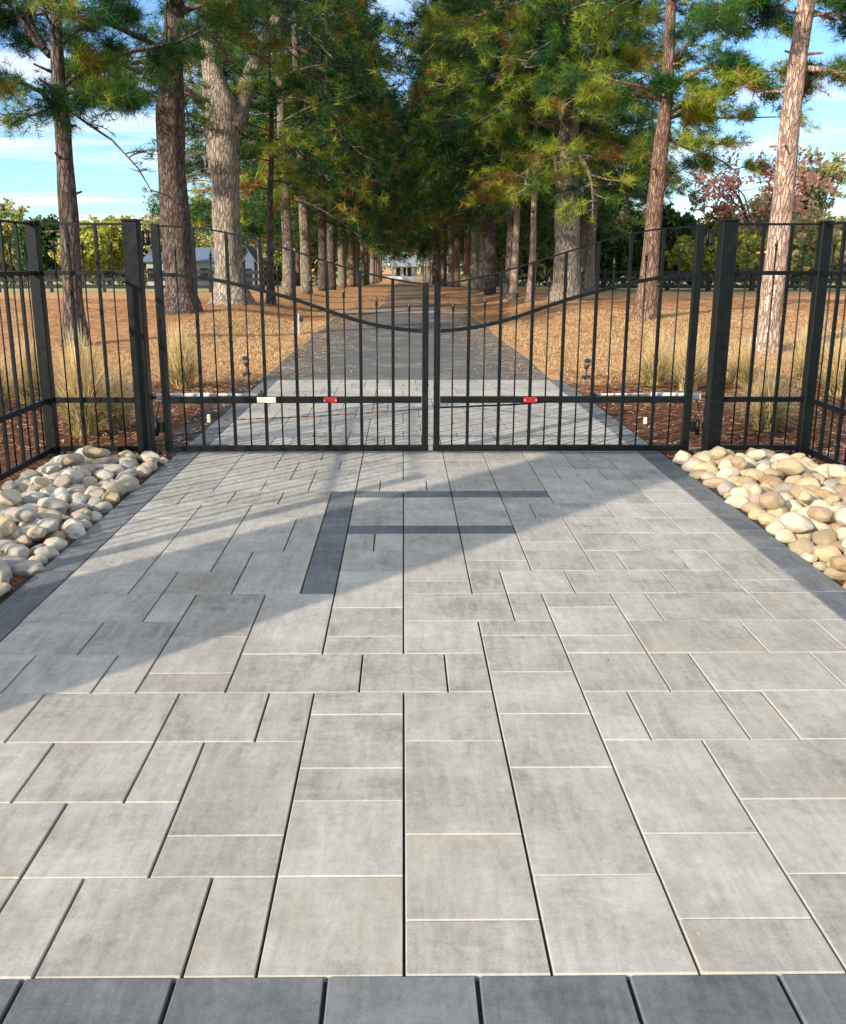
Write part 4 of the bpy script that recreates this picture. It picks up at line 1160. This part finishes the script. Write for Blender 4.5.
leafy_px('shrub', 735, 232, 56, 46, 'lime', 'lime and yellow shrub left of the leaning pine', cat='shrub', seed=6, trunk_h=.05, group='shrubs at the paddock fence', dens=.8, bareness=.35)
leafy_px('shrub', 800, 238, 64, 46, 'mix', 'olive shrub right of the leaning pine', cat='shrub', seed=7, trunk_h=.05, group='shrubs at the paddock fence', dens=.8, bareness=.35)
leafy_px('shrub', 845, 226, 60, 48, 'tan', 'tan shrub at the outer end of the right paddock fence', cat='shrub', seed=8, trunk_h=.05, group='shrubs at the paddock fence', dens=1.2)
leafy_px('shrub', 672, 215, 56, 47, 'green', 'dark green bushy tree behind the slim reddish pine', cat='shrub', seed=9, trunk_h=.05, group='shrubs at the paddock fence', dens=2.0)
leafy_px('shrub', 618, 236, 56, 52, 'green', 'dark green bush between the stout grey and the slim reddish pine', cat='shrub', seed=10, trunk_h=.05, group='shrubs at the paddock fence', dens=2.0)
leafy_px('leafy_tree', 105, 225, 58, 75, 'lime', 'yellow green tree seen between the corner post and the left gate post', seed=12, trunk_h=.12, dens=1.4, size=.2)
leafy_px('leafy_tree', 42, 228, 50, 72, 'green', 'dark green tree behind the corner post of the grey bed', seed=13, trunk_h=.1, dens=2.0, size=.2)
leafy_px('leafy_tree', 12, 212, 50, 80, 'mix', 'olive tree at the outer left, above the paddock fence', seed=14, trunk_h=.2, dens=1.2, size=.2, bareness=.2)
leafy_px('leafy_tree', 78, 240, 40, 70, 'lime', 'yellow bush like tree just right of the slender pine', seed=15, trunk_h=.12, dens=1.3, size=.18)
leafy_px('leafy_tree', 152, 214, 34, 85, 'tan', 'small bare looking pinkish tree beside the left gate post', seed=16, trunk_h=.3, dens=.7, size=.2, bareness=.5)
leafy_px('leafy_tree', 203, 240, 40, 88, 'mix', 'low olive tree behind the roof of the long pale building', seed=17, trunk_h=.2, dens=1.0, size=.2)

# far woods that read as one mass
def woods(name, x0, x1, y0, y1, h0, h1, nclump, pal, label):
    X = rng.uniform(x0, x1, nclump); Y = rng.uniform(y0, y1, nclump)
    hx = np.array([mnoise.noise(Vector((x * .09, 7, y0))) + .6 * mnoise.noise(Vector((x * .35, 2, y0))) for x in X])
    hmax = h0 + (h1 - h0) * (.5 + hx).clip(0, 1.2)
    Z = base_z(Y) + hmax * np.sqrt(rng.random(nclump))
    o = leaf_crown(name, np.stack([X, Y, Z], 1), .36, 18, .55, pal, None)
    return tag(o, label, 'woods', kind='stuff')
woods('far_woods', -75, -9, 95, 108, 3.2, 6.5, 3800, PAL['mix'] + PAL['green'], 'low hazy tree line beyond the paddock on the left')
woods('far_woods', 9, 60, 80, 92, 3.5, 7.5, 3800, PAL['mix'] + PAL['green'] + PAL['tan'], 'low tree line beyond the paddock on the right')
woods('far_woods', -60, -6, 215, 240, 12, 20, 3500, PAL['green'], 'dark woods far beyond the alley, left of the white house')
woods('far_woods', 6, 60, 215, 240, 12, 20, 3500, PAL['green'], 'dark woods far beyond the alley, right of the white house')
woods('far_woods', -40, 40, 262, 285, 14, 26, 3500, PAL['green'], 'dark woods rising behind the white house')

# paddock fence
def ranch(pts, label):
    e = empty('paddock_fence', (0, 0, 0)); tag(e, label, 'fence', 'black board paddock fences')
    a_, b_ = Vector(pts[0]), Vector(pts[1]); n_ = int((b_ - a_).length / 2.4)
    for i in range(n_ + 1):
        p = a_.lerp(b_, i / n_); z0 = float(gz(p.x, p.y))
        m_ = MB(); m_.box((p.x, p.y, z0 + .50), (.13, .13, 1.16), bev=.01); m_.build('board_post', M['ranch'], e)
    for z in (.25, .58, .92):
        m_ = MB()
        for i in range(n_):
            p, q = a_.lerp(b_, i / n_), a_.lerp(b_, (i + 1) / n_)
            m_.bar((p.x, p.y - .09, float(gz(p.x, p.y)) + z + R.uniform(-.02, .02)), (q.x, q.y - .09, float(gz(q.x, q.y)) + z + R.uniform(-.02, .02)), .03, .15)
        m_.build('board', M['ranch'], e)
ranch([(-34, 43), (-6.5, 42)], 'black three board paddock fence across the back of the left lawn')
ranch([(7.2, 43), (34, 42)], 'black three board paddock fence across the back of the right lawn')

# buildings
def gable(name, x0, x1, y0, y1, zb, ze, zr, wallm, roofm, label, ridge='x'):
    e = empty(name, ((x0 + x1) / 2, (y0 + y1) / 2, zb)); tag(e, label, 'building')
    ox, oy, oz = e.location; X0, X1, Y0_, Y1_ = x0 - ox, x1 - ox, y0 - oy, y1 - oy; E, Rz = ze - zb, zr - zb
    m_ = MB()
    if ridge == 'x':
        ym = (Y0_ + Y1_) / 2
        m_.add([(X0, Y0_, 0), (X1, Y0_, 0), (X1, Y1_, 0), (X0, Y1_, 0), (X0, Y0_, E), (X1, Y0_, E), (X1, Y1_, E), (X0, Y1_, E), (X0, ym, Rz), (X1, ym, Rz)],
               [(0, 1, 5, 4), (1, 2, 6, 9, 5), (2, 3, 7, 6), (3, 0, 4, 8, 7)])
    else:
        xm = (X0 + X1) / 2
        m_.add([(X0, Y0_, 0), (X1, Y0_, 0), (X1, Y1_, 0), (X0, Y1_, 0), (X0, Y0_, E), (X1, Y0_, E), (X1, Y1_, E), (X0, Y1_, E), (xm, Y0_, Rz), (xm, Y1_, Rz)],
               [(0, 1, 5, 8, 4), (1, 2, 6, 5), (2, 3, 7, 9, 6), (3, 0, 4, 7)])
    m_.build('wall', wallm, e)
    m_ = MB(); ov = .35; th = .12
    if ridge == 'x':
        ym = (Y0_ + Y1_) / 2
        for ya in (Y0_ - ov, Y1_ + ov):
            s_ = (Rz - E) / abs(ym - (Y0_ if ya < ym else Y1_)); zz = E - ov * s_
            v = [(X0 - ov, ya, zz + .02), (X1 + ov, ya, zz + .02), (X1 + ov, ym, Rz + .02), (X0 - ov, ym, Rz + .02)]
            v += [(a_, b_, c_ + th) for a_, b_, c_ in v]
            m_.add(v, [(3, 2, 1, 0), (4, 5, 6, 7), (0, 1, 5, 4), (1, 2, 6, 5), (2, 3, 7, 6), (3, 0, 4, 7)])
    else:
        xm = (X0 + X1) / 2
        for xa in (X0 - ov, X1 + ov):
            s_ = (Rz - E) / abs(xm - (X0 if xa < xm else X1)); zz = E - ov * s_
            v = [(xa, Y0_ - ov, zz + .02), (xm, Y0_ - ov, Rz + .02), (xm, Y1_ + ov, Rz + .02), (xa, Y1_ + ov, zz + .02)]
            v += [(a_, b_, c_ + th) for a_, b_, c_ in v]
            m_.add(v, [(3, 2, 1, 0), (4, 5, 6, 7), (0, 1, 5, 4), (1, 2, 6, 5), (2, 3, 7, 6), (3, 0, 4, 7)])
    m_.build('roof', roofm, e)
    return e
zb = -.9
p0 = at(146, 262, 82); p1 = at(236, 262, 82)
bl_ = gable('long_building', p0.x, p1.x, 82, 90, zb, at(150, 261, 82).z, at(150, 249, 86).z, M['wall'], M['roofblue'], 'long low pale building with blue grey roof behind the left pines')
for xx in (-3.6, 1.2, 3.4):
    m_ = MB(); m_.box((xx, -4.02, 1.5), (.8, .05, .9), bev=.01); m_.build('window', M['window'], bl_)
p0 = at(238, 262, 80); p1 = at(254, 262, 80)
b2 = gable('small_barn', p0.x, p1.x, 80, 85, zb, at(150, 259, 80).z, at(150, 247, 80).z, M['roofblue'], M['roofblue'], 'small blue grey barn with gabled end beside the long pale building', ridge='y')
m_ = MB(); m_.box((0, -2.53, 1.0), (.9, .05, 1.9), bev=.01); m_.build('door', M['window'], b2)
# white house at the end of the drive
YH = 232; zh = float(base_z(YH))
hz = lambda y_: at(405, y_, YH).z
hx0, hx1 = at(394, 262, YH).x, at(416, 262, YH).x
hs = gable('white_house', hx0 - .3, hx1 + .3, YH, YH + 9, zh, hz(267), hz(257.5), M['whitewall'], M['roofpale'], 'small white porticoed house at the far end of the drive')
ho = hs.location
for (a_, b_) in ((396.5, 400), (403.5, 411.0)):
    xa, xb = at(a_, 262, YH).x - ho.x, at(b_, 262, YH).x - ho.x
    m_ = MB(); m_.box(((xa + xb) / 2, YH - .04 - ho.y, (hz(276) + hz(267.6)) / 2 - ho.z), (xb - xa, .06, hz(267.6) - hz(276))); m_.build('window', M['window'], hs)
for xx in (395, 401.8, 406.8, 413):
    xa = at(xx, 262, YH).x - ho.x
    m_ = MB(); m_.tube([(xa, YH - 1.6 - ho.y, 0), (xa, YH - 1.6 - ho.y, hz(267) - ho.z)], .16, 10); m_.build('column', M['whitewall'], hs)
m_ = MB(); m_.box((0, YH - 1 - ho.y, hz(267) - ho.z + .2), (hx1 - hx0 + 1, 2.2, .3), bev=.03); m_.build('porch_roof', M['whitewall'], hs)
YW = 205
wl = MB(); a_, b_ = at(387, 278, YW), at(430, 278, YW)
wl.box(((a_.x + b_.x) / 2, YW, (at(400, 276.5, YW).z + float(base_z(YW))) / 2), (b_.x - a_.x, .3, at(400, 276.5, YW).z - float(base_z(YW)) + .1))
tag(wl.build('garden_wall', M['whitewall']), 'low white garden wall in front of the white house', 'wall')

# ------------------------------------------------------------------ light, sky, camera
EL_SUN = math.radians(23.5)
AZ = math.radians(45)   # light travels towards +X +Y
dirv = Vector((math.sin(AZ) * math.cos(EL_SUN), math.cos(AZ) * math.cos(EL_SUN), -math.sin(EL_SUN)))
sl = bpy.data.lights.new('sun', 'SUN'); sl.energy = 4.2; sl.angle = math.radians(.8); sl.color = (1, .89, .72)
so = bpy.data.objects.new('sun', sl); so.rotation_euler = dirv.to_track_quat('-Z', 'Y').to_euler(); so.location = (-20, -20, 20); COL.objects.link(so)

W = bpy.data.worlds.new('World'); S.world = W; W.use_nodes = True
nt = W.node_tree; bg = nt.nodes['Background']
sky = nt.nodes.new('ShaderNodeTexSky'); sky.sky_type = 'NISHITA'; sky.sun_disc = False
sky.sun_elevation = EL_SUN; sky.sun_rotation = math.radians(225)
sky.altitude = 50; sky.air_density = 1.0; sky.dust_density = .6; sky.ozone_density = 1.6
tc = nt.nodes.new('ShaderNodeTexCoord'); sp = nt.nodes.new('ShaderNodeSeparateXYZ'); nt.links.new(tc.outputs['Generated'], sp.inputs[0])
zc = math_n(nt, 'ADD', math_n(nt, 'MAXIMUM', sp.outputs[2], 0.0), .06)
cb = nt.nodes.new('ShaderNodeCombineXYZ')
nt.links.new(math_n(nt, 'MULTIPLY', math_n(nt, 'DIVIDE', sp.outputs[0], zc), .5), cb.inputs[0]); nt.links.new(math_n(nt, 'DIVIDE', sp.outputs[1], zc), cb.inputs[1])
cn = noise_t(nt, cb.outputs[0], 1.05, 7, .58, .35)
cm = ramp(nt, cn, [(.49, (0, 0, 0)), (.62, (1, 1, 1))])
c = mix(nt, mix(nt, sky.outputs[0], (.70, .93, 1.16), 1.0, 'MULTIPLY'), (5.2, 5.5, 5.9), math_n(nt, 'MULTIPLY', math_n(nt, 'MAXIMUM', cm.outputs[0], ramp(nt, sp.outputs[2], [(.36, (0, 0, 0)), (.60, (1, 1, 1))]).outputs[0]), .88))  # white cloud overhead, out of view, added as neutral fill light
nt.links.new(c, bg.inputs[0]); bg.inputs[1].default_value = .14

cam = bpy.data.cameras.new('camera'); co_ = bpy.data.objects.new('camera', cam); COL.objects.link(co_)
co_.location = (0, 0, H); co_.rotation_euler = (math.pi / 2 - PITCH, 0, -YAW)
cam.sensor_fit = 'HORIZONTAL'; cam.sensor_width = 36; cam.lens = 36 * FPX / 846
cam.shift_x = (423 - PX) / 846; cam.shift_y = (PY - 512) / 846
cam.clip_end = 3000; cam.clip_start = .05
S.camera = co_
S.view_settings.view_transform = 'Standard'; S.view_settings.look = 'None'; S.view_settings.exposure = 0.6; S.view_settings.gamma = 1
S.view_settings.use_curve_mapping = False
S.render.engine = 'CYCLES'
S.cycles.max_bounces = 4; S.cycles.diffuse_bounces = 2; S.cycles.transmission_bounces = 4; S.cycles.transparent_max_bounces = 8
S.cycles.use_denoising = True
print('faces', sum(len(o.data.polygons) for o in S.objects if o.type == 'MESH'))
